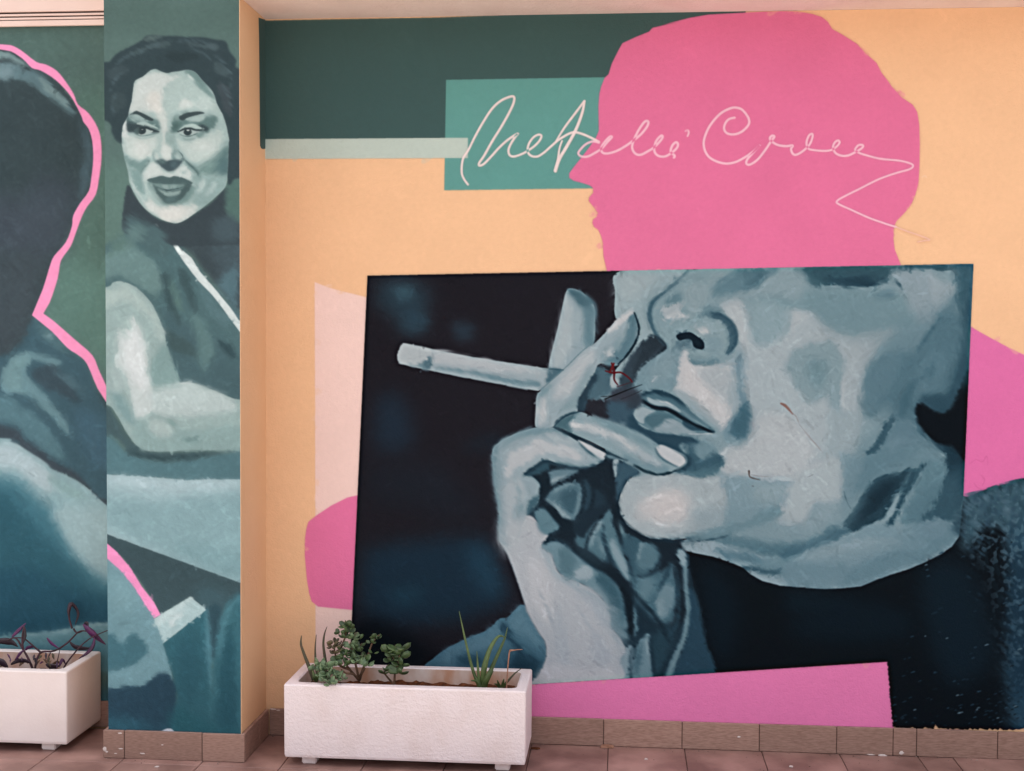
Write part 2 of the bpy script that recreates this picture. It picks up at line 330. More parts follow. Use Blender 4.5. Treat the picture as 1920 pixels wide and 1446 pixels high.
    F(ZF("1150 470 1300 400 1500 330 1500 640 1330 650 1250 765 1200 805 1050 825 1080 740"), '#a4b3b7', 3, .9, 1)
    F(ZF("700 895 870 842 1050 825 1250 805 1330 660 1446 640 1500 640 1500 860 1300 945 1150 975 900 945"), '#839da6', 4, .8)
    F(ZF("550 940 720 902 1000 950 1250 930 1380 870 1500 810 1500 1000 1250 1012 1130 1062 1000 1062 800 1012 640 972"), '#4a6b78', 4, .8, 0)
    F(ZF("305 948 500 943 640 980 900 1050 960 1100 700 1085 450 1042 330 1002"), '#8ea6af', 2, .6)
    F(ZF("560 1010 700 1010 900 1060 1000 1110 850 1120 700 1090"), '#577886', 4, .7)
    F(ZF("980 1080 1250 1012 1500 990 1500 1190 1200 1185 900 1145"), '#6d8e99', 5, .8)
    F(ZF("770 1125 900 1145 1150 1172 1215 1186 1050 1200 900 1186 800 1160"), '#304d5a', 2.2, .6)
    F(ZF("808 1165 950 1205 1200 1192 1500 1230 1500 1310 1200 1287 1050 1277 920 1242"), '#8ca5ae', 2, .7)
    S(ZF("300 946 450 940 600 918 700 885"), [6, 10, 12, 4], '#2a4350', 1.2, zk=4.02)
    # ---- jaw shadow (ZG)
    F(ZG("470 200 540 120 660 90 745 58 705 150 690 185 640 250 600 345 520 395 400 445 325 425 370 350 420 270"), '#28434f', 2.6, .7, 1)
    F(ZG("500 210 600 140 660 140 600 250 500 340 420 390 400 350 460 270"), '#1d3440', 5, .7, 1)
    F(ZG("330 420 385 455 300 492 150 562 -20 615 -60 575 120 512 250 440"), '#406170', 3.5, .8)
    F(ZG("870 25 955 20 962 120 930 230 880 320 800 395 700 405 690 350 720 290 780 180"), '#5d7e8a', 3, .8, 2)
    F(ZG("862 15 800 90 742 190 702 280 640 402 588 418 640 330 690 200 760 80"), '#304e5b', 2.4, .6, 2)
    F(ZG("692 188 652 262 602 342 590 372 622 352 662 272"), '#809da7', 1.8, .5)
    F(ZG("960 120 1002 50 1072 60 1062 300 1000 380 900 370 800 388 900 260"), '#2a4754', 3, .8, 2)
    F(ZG("400 455 560 392 640 425 820 392 1000 392 1047 450 1000 540 830 632 620 708 440 782 230 797 0 782 -60 700 50 600 200 530"), '#7290 9c'.replace(' ', ''), 3, .8)
    F(ZG("460 490 620 490 700 510 600 570 400 640 200 645 60 625 200 550"), '#86a1ab', 4, .9)
    F(ZG("560 600 760 560 960 480 1010 500 830 620 620 700 440 770 300 770 400 690"), '#64838f', 4, .8)
    F(ZG("810 400 900 390 960 420 920 470 840 460"), '#7d98a5', 4, .8)
    F(ZG("1000 420 1060 300 1090 360 1060 480"), '#2a4552', 4, .7)
    # ---- lips
    F(ZL("-60 820 0 640 100 500 300 470 420 560 460 640 440 700 360 780 340 900 300 1010 200 1000 -60 920"), '#3b515e', 3, .6)
    F(ZL("0 640 100 520 300 485 420 570 445 640 400 690 280 720 200 780 0 740"), '#3a3f49', 5, .8)
    F(ZL("180 970 230 880 262 880 240 970 200 990"), '#7f98a2', 2, .7)
    F(ZL("350 880 430 980 580 1060 760 1100 950 1110 1100 1150 1235 1215 1180 1232 1000 1222 920 1260 1040 1400 1100 1500 900 1500 700 1260 620 1200 500 1110 380 1050 290 1000 280 880"), '#304c5a', 2.5, .6)
    F(ZL("440 590 500 560 600 535 720 545 850 590 960 660 1060 750 1180 860 1300 960 1440 1065 1400 1085 1200 1005 1050 915 900 835 800 785 650 755 540 705 460 655"), '#4e6c78', 1.6, .5)
    F(ZL("360 830 480 720 700 790 900 840 1050 930 1250 1040 1360 1085 1100 1122 800 1092 600 1062 430 972"), '#56747f', 1.6, .5)
    S(ZL("440 600 520 560 620 545 720 557 820 592 930 645 1030 735 1080 780"), [20, 36, 44, 46, 44, 40, 30, 14], '#253c49', 1.4, .6, zk=7.23)
    F(ZL("530 620 620 640 760 668 880 718 980 810 1100 880 920 812 800 745 640 738 560 690"), '#8da6ae', 1.6, .7)
    F(ZL("980 770 1100 850 1250 950 1340 1020 1200 960 1060 870"), '#6a8893', 2.5, .6)
    S(ZL("480 660 580 728 680 758 800 778 900 825 1000 888 1100 945 1220 1005 1340 1055 1440 1088"), [26, 44, 58, 62, 62, 54, 46, 44, 30, 14], '#13242f', 1.4, .5, zk=7.23)
    F(ZL("350 800 450 740 600 782 720 800 560 860 492 910 490 982 420 952 370 880"), '#8aa0a8', 1.6, .9)
    F(ZL("500 900 620 835 760 812 900 842 1000 930 960 962 800 902 700 985 620 1042 540 992"), '#45636e', 2.4, .6)
    F(ZL("540 920 640 890 700 900 640 960 570 970"), '#53727c', 1.8, .6)
    F(ZL("620 1060 720 980 820 920 900 905 990 960 1100 1040 1210 1085 1000 1122 800 1092"), '#839ba3', 2.2, 1.)
    F(ZL("760 950 860 915 960 955 900 970 830 1010 780 1000"), '#a7b5b9', 1.4, 1.)
    F(ZL("1000 965 1060 912 1200 1000 1310 1055 1150 1066 1040 1015"), '#36525f', 1.6, .5)
    # shadow below the mouth, beside the finger
    F(ZF("330 200 480 195 575 280 625 350 595 402 480 445 350 440 280 420 340 330"), '#3a5866', 3.5, .8)
    F(ZF("395 220 520 200 565 275 460 315"), '#6b8994', 3.5, .8)
    F(ZF("330 430 480 400 600 380 590 430 450 460"), '#4d6d79', 3, .8)
    # ---- gap between hand and lip (under the nose)
    F(ZC("345 510 435 597 380 652 310 705 250 755 205 830 182 900 130 920 90 880 110 800 150 730 200 640 270 560"), '#2b3841', 1.8, .5)
    F(ZC("110 800 190 650 250 600 200 740 160 880 100 900"), '#374650', 4, .6)
    A.blend(pclip, 3.5, .035)
    A.strokes(6500, 17, 3.6, .045, (1150, 500, 1830, 1110), .5)
    # ---------- dark clothes and fur
    body = np.vstack([ZI("1000 110"), ZF("400 1030 550 1060 700 1112 780 1147 830 1192 920 1243 1050 1278 1200 1288"), ZG("0 788 100 797 220 803 350 798 440 788 520 753 620 718 720 688 830 643 930 593 1000 543 1046 480 1070 260 1446 120"), PX("2200 900 2200 1400 1640 1400 1300 1320"), ZI("1163 860 1130 720 1100 580 1075 420 1040 320 1020 230")])
    F(body, '#0f181f', 1.1, 0, sm=0)
    F(ZI('1080 200 1200 240 1300 420 1280 700 1180 760 1120 520'), '#111f29', 14, .7); F(ZG('0 830 240 850 420 900 300 980 0 940'), '#12222c', 12, .7)
    F(ZG("200 900 500 880 760 980 700 1100 300 1120 0 1060"), '#101f29', 14, .8); F(ZG("820 700 1060 640 1200 900 1250 1250 1000 1400 860 1100"), '#13242f', 16, .8)
    F(ZG("1060 270 1100 235 1180 200 1250 170 1340 152 1446 112 1446 560 1380 600 1340 480 1290 420 1190 420 1100 560 1060 520"), '#3b5763', 8, 1.)
    F(PX("1895 1030 1925 960 1925 1370 1900 1370 1888 1260 1892 1150"), '#2a495a', 10, 1.)
    F(ZG("1380 640 1446 560 1446 1446 1390 1446 1350 1100"), '#1c3444', 13, 1., al=.8)
    rg = A.rng
    A.setclip(np.vstack([PX("1800 1010 1806 926 1840 918 1880 905 1925 893 2200 800 2200 1372 1885 1372 1870 1200 1850 1060")]))
    furm = blur(A.clip, 13) * pclip
    for k_, c_, a_ in ((5, '#2c4855', .55), (4, '#5a7684', .42), (2, '#203843', .3), (5, '#4c6875', .2)):
        mk = np.clip(blur(A.nz[k_], 1.2) * 1.6 - .3, 0, 1) * furm * a_
        yy_ = np.arange(A.h)[:, None] + A.y0; fd = np.clip(1.25 - (yy_ - 900) / 420., .25, 1)
        A.im += (mk * fd)[..., None] * (hexc(c_) - A.im)
    A.setclip(np.vstack([PX("1797 1010 1806 926 1840 918 1880 905 1925 893 2200 800 2200 1372 1672 1362 1662 1240 1500 1250 1560 1110 1700 1060")]))
    for i in range(620):
        x = rg.uniform(1806, 2080); yt = 930 - (x - 1806) * .34
        y = yt + abs(rg.normal()) * 60 - 1 + (rg.uniform(0, 300) if x > 1895 and rg.random() < .5 else 0)
        if y > 1368: continue
        l = rg.uniform(5, 16); a = rg.uniform(-1.6, -.2)
        c = ('#46616f', '#5d7785', '#2b4352', '#3a5766', '#748b95')[rg.choice(5, p=[.3, .16, .29, .22, .03])]
        S(np.array([[x, y], [x + l * .5 * math.cos(a), y + l * .5 * math.sin(a)], [x + l * math.cos(a), y + l * math.sin(a)]]), [6, 8, 3], c, 1.8, .9, al=.36)
    for i in range(260):
        x, y = rg.uniform(1660, 2080), rg.uniform(1000, 1362)
        if rg.random() < .5: y = 1362 - abs(rg.normal()) * 70
        l = rg.uniform(3, 9); c = ('#1f3340', '#16242d', '#5a6f7a', '#2c4453')[rg.choice(4, p=[.42, .36, .06, .16])]
        S(np.array([[x, y], [x + l * .6, y - l * .25], [x + l, y - l * .3]]), [1.6, 2.6, 1], c, .7, 0, al=.8)
    A.setclip(PANEL)
    # ---------- sleeve behind the wrist
    F(ZS("150 590 230 510 320 440 480 355 640 290 720 240 780 178 850 165 920 95 975 62 1080 150 1200 400 1180 560 1120 700 1000 820 150 800"), '#4b6f80', 1.0, .1)
    F(ZS("330 450 500 370 660 300 760 220 800 250 760 380 600 480 450 540 300 560"), '#5b8092', 6, .7, 0)
    F(ZS("860 250 900 120 970 80 1060 220 1140 360 1120 420 1000 330"), '#5a7f90', 6, .7)
    F(ZS("800 205 850 240 900 320 980 420 940 440 860 360 800 270"), '#2f4d5d', 3.5, .7)
    F(ZS("430 480 560 470 650 480 620 560 480 580"), '#31505f', 6, .8); F(ZS("900 440 1060 480 1160 560 1100 720 960 800 860 700"), '#24414f', 9, .7)
    # ---------- arm and hand
    arm = np.vstack([ZE("400 150 290 175 190 215 120 260 85 330 92 400 95 500 115 620 130 720 130 850 140 930 190 1020 235 1140 280 1270 320 1400"), ZI("0 420 40 500 90 590 135 660 145 720 135 780 100 860 70 930 550 905 1170 870 1130 720 1100 580 1075 420 1040 320 1020 230 1015 130 970 100"),
        ZE("1340 920 1160 905 1070 870 1000 820 950 740 935 660 960 580 1010 490 1080 450 900 340 500 150")])
    F(arm, '#24394 5'.replace(' ', ''), 1, 0, sm=0)
    F(ZE("430 380 900 370 940 740 1000 820 1170 905 1340 920 1380 1000 1420 1446 990 1446 980 1260 800 1110 640 990 560 920 450 930 540 830 440 700 390 680 410 560 350 480 300 465"), '#1d2b35', 3, .4)
    # palm details
    F(ZE("470 452 560 430 672 434 620 482 482 537"), '#5f7c88', 1.6, .6); F(ZE("480 500 600 470 560 500 485 535"), '#8ba2aa', 1.8, .6)
    F(ZE("440 642 500 570 580 530 692 540 695 640 655 775 600 768 520 695"), '#587682', 2, .6); F(ZE("540 615 640 555 665 640 612 725"), '#34505d', 3, .6)
    S(ZE("446 642 520 690 570 740 625 772"), [12, 34, 44, 16], '#8fa8b0', 2.2, .7, zk=3.6); S(ZE("500 590 580 545 640 540"), [14, 26, 10], '#7b98a1', 2, zk=3.6)
    S(ZE("680 560 670 660 650 760"), [12, 22, 12], '#7e9aa3', 2, zk=3.6)
    F(ZE("700 500 750 540 750 680 690 790 650 830 690 690 690 580"), '#2e4653', 3, .6); F(ZE("760 560 840 600 850 700 780 760 740 800 770 680"), '#273b47', 4, .6)
    F(ZE("660 860 720 795 800 768 745 860 705 965 650 925"), '#4a6874', 2.6, .7)
    F(ZE("735 910 800 795 880 703 902 800 942 900 962 965 1005 1080 1020 1200 930 1115 880 1025 850 955 845 1070 765 1005 728 972"), '#547480', 1.8, .5)
    S(ZE("825 790 765 880 745 960"), [30, 40, 18], '#7c98a2', 2, zk=3.6); S(ZE("890 920 930 1010 975 1100 1010 1180"), [30, 56, 60, 24], '#829ea8', 2.4, zk=3.6)
    F(ZE("815 850 850 930 880 1060 840 1060 830 960"), '#2d4653', 2.4, .5)
    S(ZE("800 900 830 980 850 1040"), [14, 26, 10], '#6f8e99', 2, zk=3.6)
    F(ZE("940 770 960 850 1100 920 1200 970 1215 1060 1150 1135 1060 1150 1000 1050 950 900"), '#3b5966', 3, .6)
    F(ZE("1065 1010 1105 930 1180 965 1205 1040 1150 1115 1080 1105"), '#5b7b87', 3, .6); S(ZE("1070 1050 1085 980 1115 935"), [10, 16, 8], '#87a1aa', 1.8, zk=3.6)
    S(ZE("935 775 955 840 990 890"), [6, 26, 8], '#6b8993', 2, zk=3.6)
    F(ZE("1000 1125 1100 1140 1200 1125 1300 1150 1345 1250 1310 1400 1300 1470 1050 1470 1045 1300"), '#476774', 4, .6)
    F(ZE("1080 1170 1180 1180 1160 1300 1080 1340"), '#5d7d89', 5, .7)
    F(ZE("1195 1330 1245 1215 1305 1225 1315 1325 1240 1446 1210 1430"), '#6f8c97', 3, .7); F(ZE("1205 1330 1240 1290 1240 1400 1215 1420"), '#86a0a9', 3, .6)
    F(ZE("1240 1160 1290 1080 1320 1100 1290 1180"), '#4a6875', 3, .6)
    # lower arm
    F(ZI("1005 330 1070 420 1110 640 1165 860 920 870 960 740 1000 600"), '#2b4756', 2, .5)
    F(ZI("620 360 700 420 800 520 880 640 880 860 790 870 775 640 700 615 660 705 615 640"), '#203541', 4, .5)
    F(ZI("625 360 660 420 665 620 640 600 625 480"), '#15222b', 3, .4)
    F(ZI("670 430 698 520 685 625 664 560"), '#557480', 2.4, .6)
    F(ZI("690 685 768 615 778 760 792 868 668 875 680 760"), '#688793', 2.6, .6); S(ZI("755 640 770 720 780 800"), [10, 18, 10], '#8aa4ad', 2, zk=3.24)
    F(ZI("700 700 720 660 720 760 690 860 680 800"), '#43616e', 3, .5)
    F(ZI("790 640 880 560 900 640 870 760 800 850"), '#2a4551', 4, .6)
    S(ZI("955 110 985 190 993 330 1004 470 984 620 935 740 888 862"), [44, 34, 24, 26, 30, 36, 40], '#66848f', 2.4, .3, zk=3.24)
    F(ZI("940 120 985 110 990 190 960 180"), '#86a1ab', 2.4, .7)
    # back of the hand, wrist
    hand = np.vstack([ZE("140 880 160 760 330 745 400 800 465 870 430 930 420 970 480 1010 510 1090 560 1160 660 1195 760 1250 830 1320 880 1446"), ZI("530 560 600 650 625 720 592 770 582 900 75 930 100 860 135 780 145 720 135 660 90 590 40 500 0 420"), ZE("320 1400 280 1270 235 1140 190 1020 140 930")])
    F(ZE("400 960 520 915 640 1000 760 1095 870 1165 960 1255 990 1400 1010 1500 870 1500 830 1320 740 1240 620 1190 560 1160 500 1080 480 1010"), '#6a8a96', 2.4, .6)
    F(ZE("800 1120 900 1175 960 1280 992 1446 880 1446 850 1300 800 1200"), '#3d5d6a', 4, .6)
    F(ZI("520 440 600 470 620 560 640 640 600 640 540 560"), '#54737f', 3, .6)
    F(ZI("585 770 640 690 668 690 655 880 580 890"), '#7794a0', 2.4, .6)
    F(ZE("560 960 630 1000 640 1120 590 1150 530 1080"), '#55747f', 4, .7)
    F(hand, '#b4babf', 1.3, .15)
    F(ZE("400 960 470 1000 505 1090 560 1160 660 1195 760 1250 700 1240 560 1200 480 1120 430 1010"), '#9db0b8', 3, .6)
    F(ZE("638 1130 700 1088 765 1120 742 1172 660 1174"), '#97adb5', 1.8, .6)
    F(ZI("300 340 450 390 500 470 515 560 470 540 400 430"), '#a9b4bc', 5, .7, 2); F(ZI("220 420 260 560 290 760 250 860 220 700 190 520"), '#aab4bb', 5, .8, 2); F(ZI("440 600 520 690 560 780 480 820 420 720"), '#a8b2ba', 6, .8, 1)
    F(ZI("40 160 120 200 180 360 160 560 80 480 30 330"), '#c5c7ca', 7, .6); F(ZI("170 800 400 830 560 820 560 880 120 900"), '#c3c5c9', 6, .5)
    F(ZE("370 722 440 698 500 770 547 830 480 872 440 882 395 830"), '#5d7e8a', 2, .6)
    # curled forefinger
    f1 = ZE("85 330 92 290 120 260 190 215 290 175 400 148 490 150 560 180 640 230 690 250 760 300 835 345 845 365 800 400 720 425 640 425 540 400 445 375 370 430 300 465 350 480 402 530 412 590 395 660 340 720 290 790 260 900 140 935 130 720 95 480")
    F(f1, '#93a9b0', 1., .12)
    F(ZE("290 175 400 148 490 150 600 208 560 232 480 200 350 200 200 240 130 290 88 345 120 262"), '#6e8d98', 3, .6, 1)
    F(ZE("88 360 130 300 150 400 150 560 180 720 170 860 138 900 128 720 95 480"), '#87a0a8', 3.5, .6, 2)
    F(ZE("170 420 200 330 300 280 400 235 500 255 640 295 710 350 650 372 540 340 420 330 320 385 240 440 180 490"), '#bcc2c5', 3, .7, 0)
    F(ZE("430 180 520 190 600 230 640 270 560 260 480 230"), '#a3b3b8', 2.5, .6)
    F(ZE("450 372 600 392 720 402 835 362 760 412 650 427 520 402"), '#66858f', 2, .6)
    F(ZE("150 560 240 500 300 520 300 640 240 720 250 820 190 900 160 780"), '#a8b5ba', 4, .7, 2)
    S(ZE("110 270 92 330 96 420 102 520 118 630 132 740 134 850 142 925"), [10, 16, 14, 12, 12, 14, 12, 8], '#66838d', 2.2, .4, zk=3.6); S(ZE("300 462 360 430 440 378 540 402 640 424 720 424 800 398 842 368"), [8, 12, 10, 9, 10, 10, 9, 5], '#2c434f', 1.2, .2, zk=3.6)
    F(ZE("150 240 230 215 300 200 280 230 200 260 140 300"), '#7f9aa3', 3, .6, 1)
    F(ZE("240 700 290 660 310 730 260 830 230 800"), '#7c98a1', 3, .6, 2); S(ZE("240 520 270 600 250 700 215 800"), [10, 24, 20, 8], '#8aa3aa', 2.4, zk=3.6)
    F(ZE("150 800 260 760 320 760 300 900 240 1000 170 990 135 900"), '#b1b9bd', 9, .6, 2)
    F(ZE("280 490 340 482 400 540 408 600 380 660 330 715 310 690 330 600"), '#8ba3ab', 2.4, .6)
    F(ZE("408 606 397 662 320 745 325 670 365 622"), '#43616d', 2, .5)
    S(ZE("300 466 350 482 402 530 413 590"), [14, 10, 6, 4], '#3d5965', 1.4, zk=3.6)
    F(ZE("665 240 700 230 770 263 842 310 850 345 822 362 760 322 700 282"), '#c3c8cb', 1.2, .5); S(ZE("665 245 690 275 745 322 815 365"), [6, 12, 12, 4], '#4b6873', 1.2, zk=3.6)
    F(ZE("300 468 440 375 470 420 380 470"), '#33505c', 2.4, .4)
    # middle finger over the lip
    F(ZE("900 376 942 368 932 470 914 482"), '#93a9b0', 1.2, .4); F(ZE("942 382 1085 450 1000 500 955 590 922 650 926 480"), '#3b5664', 1.6, .4)
    f2 = ZE("500 145 530 100 600 60 680 43 760 73 870 103 960 140 1060 190 1170 250 1212 288 1330 318 1390 350 1388 390 1320 442 1220 467 1120 443 1050 403 980 372 900 322 820 282 740 242 640 202 560 165")
    F(ZE("850 340 940 330 1000 360 930 365 870 360"), '#67838e', 2, .5)
    F(f2, '#849fa7', 1., .12)
    F(ZE("500 147 530 97 600 60 650 52 600 120 640 200 560 168"), '#47656f', 3, .6, 1)
    F(ZE("620 130 720 118 900 188 1000 240 1090 315 1020 305 900 232 760 180 650 165"), '#b9c1c4', 2.8, .8, 0); S(ZE("630 125 650 140 700 130"), [20, 30, 8], '#ccd0d0', 1.2, zk=3.6)
    F(ZE("760 75 900 115 1060 192 1180 262 1200 300 1100 260 960 190 840 140"), '#6f8e98', 3, .6, 0)
    F(ZE("820 275 960 330 1060 360 1180 380 1300 420 1220 466 1120 442 1000 380"), '#6d8b96', 3, .6)
    F(ZE("1060 300 1160 350 1240 400 1180 410 1080 360"), '#a2b2b8', 3, .6)
    S(ZE("502 148 580 186 680 226 850 312 1000 378"), [10, 16, 16, 12, 6], '#223743', 1.2, zk=3.6); S(ZE("500 146 530 98 600 60 680 44"), [6, 8, 7, 3], '#2a414d', 1, zk=3.6)
    S(ZE("1040 405 1120 446 1220 470 1320 446 1380 410"), [6, 12, 14, 12, 6], '#243a46', 1.2, zk=3.6)
    F(ZE("1195 290 1230 270 1300 298 1380 348 1388 388 1342 412 1270 376 1215 336"), '#c3c8ca', 1.3, .5); S(ZE("1190 290 1215 340 1270 384 1340 415"), [8, 12, 12, 6], '#56737f', 1.3, zk=3.6)
    S(ZE("1386 340 1415 380 1385 425 1310 458"), [10, 20, 14, 6], '#2b4552', 2, zk=3.6)
    # forefinger and middle finger holding the cigarette
    F(ZB("640 1010 800 1005 815 1145 700 1125 640 1095"), '#292c34', 2.4, .4); F(ZB("700 755 780 770 822 830 812 960 660 1005 640 940"), '#4a6571', 2.4, .5)
    F(ZB("810 1020 1000 1050 1010 1180 900 1172 812 1142"), '#3b5462', 3, .5)
    F(ZB("830 830 885 862 842 907 820 892"), '#a1afb4', 1.2, .4)
    F(ZB("492 182 530 165 600 188 660 240 700 300 707 400 695 575 600 660 520 730 470 785 362 772 380 640 410 520 440 400 465 280"), '#8ca4ac', 1., .12)
    F(ZB("500 200 540 300 560 460 520 640 440 760 380 760 400 600 440 440 470 290"), '#a7b6ba', 5, .7, 2)
    F(ZB("560 190 600 188 662 240 708 310 702 420 692 570 640 615 615 480 600 340 565 260"), '#607f8a', 4, .6, 2)
    F(ZB("500 180 560 172 650 228 695 295 600 285 545 240"), '#46636e', 3, .6)
    F(ZB("540 360 600 320 610 460 580 540 530 560 540 450"), '#98adb3', 4, .7, 2)
    cig = np.vstack([ZA("465 660 550 672 700 705 900 745 1200 795"), ZB("0 715 360 770 460 782 380 860 280 938 0 886"), ZA("1200 965 900 910 680 865 580 845 440 812 425 785 424 750 438 700")])
    F(cig, '#9aadb3', .9, .2, sm=0)
    F(np.vstack([ZA("700 705 900 748 1200 800"), ZB("0 725 280 770 300 800 0 790"), ZA("1200 875 900 830 700 800")]), '#b3bcc0', 3, .6, 3, sm=0)
    S(np.vstack([ZA("700 845 900 865 1100 905"), ZB("0 850 200 880 290 880")]), [10, 26, 34, 40, 44, 30], '#678691', 2.4, .6, zk=4)
    S(np.vstack([ZA("690 860 900 903 1200 957"), ZB("0 880 200 922")]), [6, 10, 14, 14, 10], '#8fa6ad', 1.2, .4, zk=4)
    F(ZA("465 662 550 676 678 705 672 790 600 830 470 815 428 780 426 745 440 700"), '#b3bfc2', 1.4, .4); F(ZA("500 810 560 815 620 800 668 760 682 800 660 858 580 843"), '#6b8690', 2.4, .8)
    F(ZA("640 790 668 755 684 800 662 857 620 840"), '#506c78', 1.6, .7)
    F(ZB("358 772 462 782 380 862 330 870 350 820"), '#4c6975', 2, .5)
    f3 = ZB("988 325 920 350 850 420 790 490 700 580 600 650 500 750 400 840 300 930 265 980 260 1100 254 1190 280 1212 390 1207 450 1152 572 1092 582 1000 642 900 702 800 742 732 880 742 960 642 1020 542 1036 450 1022 380 998 345")
    F(f3, '#92a8af', 1., .12)
    F(ZB("990 345 1032 440 1022 540 962 640 880 740 760 722 860 640 930 530 955 420"), '#577682', 3.4, .6, 1)
    F(ZB("770 620 840 580 900 500 900 600 820 680 750 700"), '#7c98a1', 3, .6)
    F(ZB("985 332 920 358 830 450 780 505 860 470 930 410 985 360"), '#c6c8c9', 1.8, .6); F(ZB("790 640 830 600 840 640 810 680"), '#b3bec1', 2, .6)
    F(ZB("700 620 600 690 500 785 420 890 390 990 470 980 560 900 640 790 690 710"), '#b6bec1', 5, .7, 1)
    F(ZB("640 780 690 740 660 860 600 960 580 1060 500 1100 420 1140 480 1040 560 940"), '#7f9aa2', 4, .6, 1)
    F(ZB("270 960 350 895 380 900 330 970 300 1010 275 1040"), '#718f99', 3, .6); F(ZB("285 1020 335 990 345 1080 325 1160 290 1195 270 1150"), '#bdc3c5', 3, .6, 2)
    S(ZB("1000 345 1036 455 1018 550 950 662 880 735"), [6, 14, 14, 12, 8], '#1d2f3a', 1.1, zk=4)
    F(ZB("572 1092 582 1000 642 900 700 805 730 830 665 940 632 1085"), '#2d434f', 2.4, .5)
    S(ZB("395 1208 450 1150 520 1110 600 1092"), [4, 10, 12, 6], '#3d5863', 1.4, zk=4)
    A.setclip(np.vstack([PX('740 640 1040 530 1120 530 1200 570 1330 860 1290 1300 960 1300 660 1300 660 900 900 800')])); hm_ = A.clip; A.setclip(PANEL)
    A.blend(blur(hm_, 12) * pclip, 2.2, .03)
    A.strokes(4200, 14, 3.2, .04, (660, 500, 1340, 1290), .5)
    # ---------- last, the crisp dark creases and contours
    DK, DM = '#1b2a34', '#263c48'
    for t in ("410 560 440 500 470 470 478 535 455 610 430 645 396 680", "430 645 470 660 520 712 560 765 640 785 640 835 560 850 485 880 455 936 440 928 478 868 545 830 500 762 440 692", "620 955 720 990 765 1012 880 1092 960 1165 1030 1255 1010 1305 960 1250 870 1150 760 1080 660 1010"):
        F(ZE(t), DK, 1.6, .5)
    F(ZE("640 780 700 720 760 700 830 680 880 690 800 770 740 840 700 900 640 860"), '#22333e', 2, .4)
    for t, w_, c in (("692 520 706 600 690 700 650 790", [12, 20, 18, 12], DK), ("760 540 772 620 735 720", [6, 12, 6], DK), ("895 690 928 760 940 860 962 940", [10, 20, 16, 8], DK), ("832 800 848 930 880 1030 940 1125", [8, 16, 16, 10], DM),
            ("1000 1060 1020 1120 1060 1200", [6, 12, 6], DM), ("1060 1152 1130 1155 1190 1115 1222 1050", [8, 16, 18, 10], DM), ("1290 1080 1250 1180 1210 1260", [22, 26, 10], '#2b4653'), ("1325 1100 1342 1200 1330 1330", [16, 20, 10], DM), ("720 990 735 900 800 800", [8, 16, 8], DK),
            ("300 466 360 432 442 380 540 404 640 426 720 426 800 400 842 368", [10, 16, 12, 11, 12, 12, 10, 5], '#243945'), ("318 740 360 705 396 662 410 606", [5, 10, 10, 5], '#2f4a56'), ("420 935 470 915 540 918 600 960", [6, 12, 14, 8], DM), ("560 1160 600 1180 660 1196", [4, 8, 4], '#5b7a85'),
            ("1165 905 1070 870 1000 820 950 742 936 662", [8, 12, 14, 12, 6], DK), ("1160 907 1300 918 1446 900", [8, 10, 6], DM), ("118 300 96 380 100 500", [6, 10, 6], '#5b7882'), ("470 540 560 500 640 470 690 440", [5, 9, 9, 4], DK)):
        S(ZE(t), np.array(w_) * 1.25, c, 1.7, .5, al=.8, zk=3.615)
    for t, w_, c in (("605 330 642 420 652 520 667 612", [26, 42, 38, 12], '#16232c'), ("640 330 760 450 842 560 892 660", [14, 28, 26, 12], '#1c2f3a'), ("768 630 788 740 800 860", [8, 16, 12], '#223844'), ("664 690 652 780 656 872", [6, 12, 10], DM), ("935 330 952 450 932 560 882 640", [8, 16, 16, 8], '#2a4653'),
            ("1020 140 1022 230 1045 320 1078 420 1102 580 1132 720", [6, 9, 10, 9, 9, 6], '#172630'), ("700 620 690 690 682 760", [5, 9, 4], DM)):
        S(ZI(t), np.array(w_) * 1.2, c, 1.7, .5, al=.85, zk=3.243)
    for t, w_, c in (("90 330 160 480 200 620 210 760", [6, 16, 16, 8], '#a6b0b7'), ("330 430 400 560 470 640", [6, 16, 8], '#a7b1b8'), ("520 560 560 620 612 682", [6, 14, 8], '#8b9ea8'), ("250 300 340 340 450 385 515 460 528 560", [8, 14, 16, 14, 8], '#9dadb5')):
        S(ZI(t), w_, c, 1.8, .5, zk=3.243)
    F(ZL("345 880 430 985 580 1068 760 1110 950 1118 1110 1155 1240 1217 1180 1237 1040 1230 960 1270 1010 1340 1120 1446 1040 1470 900 1400 760 1290 640 1250 600 1200 500 1125 380 1065 290 1000 275 870"), '#2c4856', 2., .3)
    F(ZL("360 830 450 735 600 775 800 800 920 850 1050 935 1250 1045 1340 1088 1100 1122 800 1094 600 1062 430 972"), '#5a7883', 1.2, .2)
    F(ZL("352 805 450 742 590 785 640 800 540 860 495 905 490 975 425 950 372 880"), '#8fa5ac', 1.3, .6); F(ZL("500 905 600 845 720 815 850 825 940 870 900 905 800 920 700 985 610 1045 540 995"), '#4a6873', 2.4, .5)
    F(ZL("610 1055 720 990 820 935 930 925 1010 975 1110 1045 1200 1085 1000 1118 800 1090"), '#8299a2', 1.6, .6); F(ZL("1000 955 1060 915 1200 1000 1310 1058 1150 1066 1050 1020"), '#324e5b', 1.2, .3)
    S(ZL("755 950 850 915 970 965"), [12, 30, 14], '#9dafb5', 1.6, .7, zk=7.23); S(ZL("700 1020 830 1000 940 990"), [8, 22, 10], '#93a8af', 1.6, .7, zk=7.23); S(ZL("1090 1110 1250 1112 1420 1108"), [6, 14, 8], '#a3b4b9', 1., .4, zk=7.23)
    F(ZL("440 592 500 560 600 535 720 547 850 592 960 660 1060 750 1180 860 1300 960 1440 1068 1390 1085 1200 1005 1050 915 900 835 800 785 650 755 540 705 455 650"), '#4d6b77', 1.2, .2)
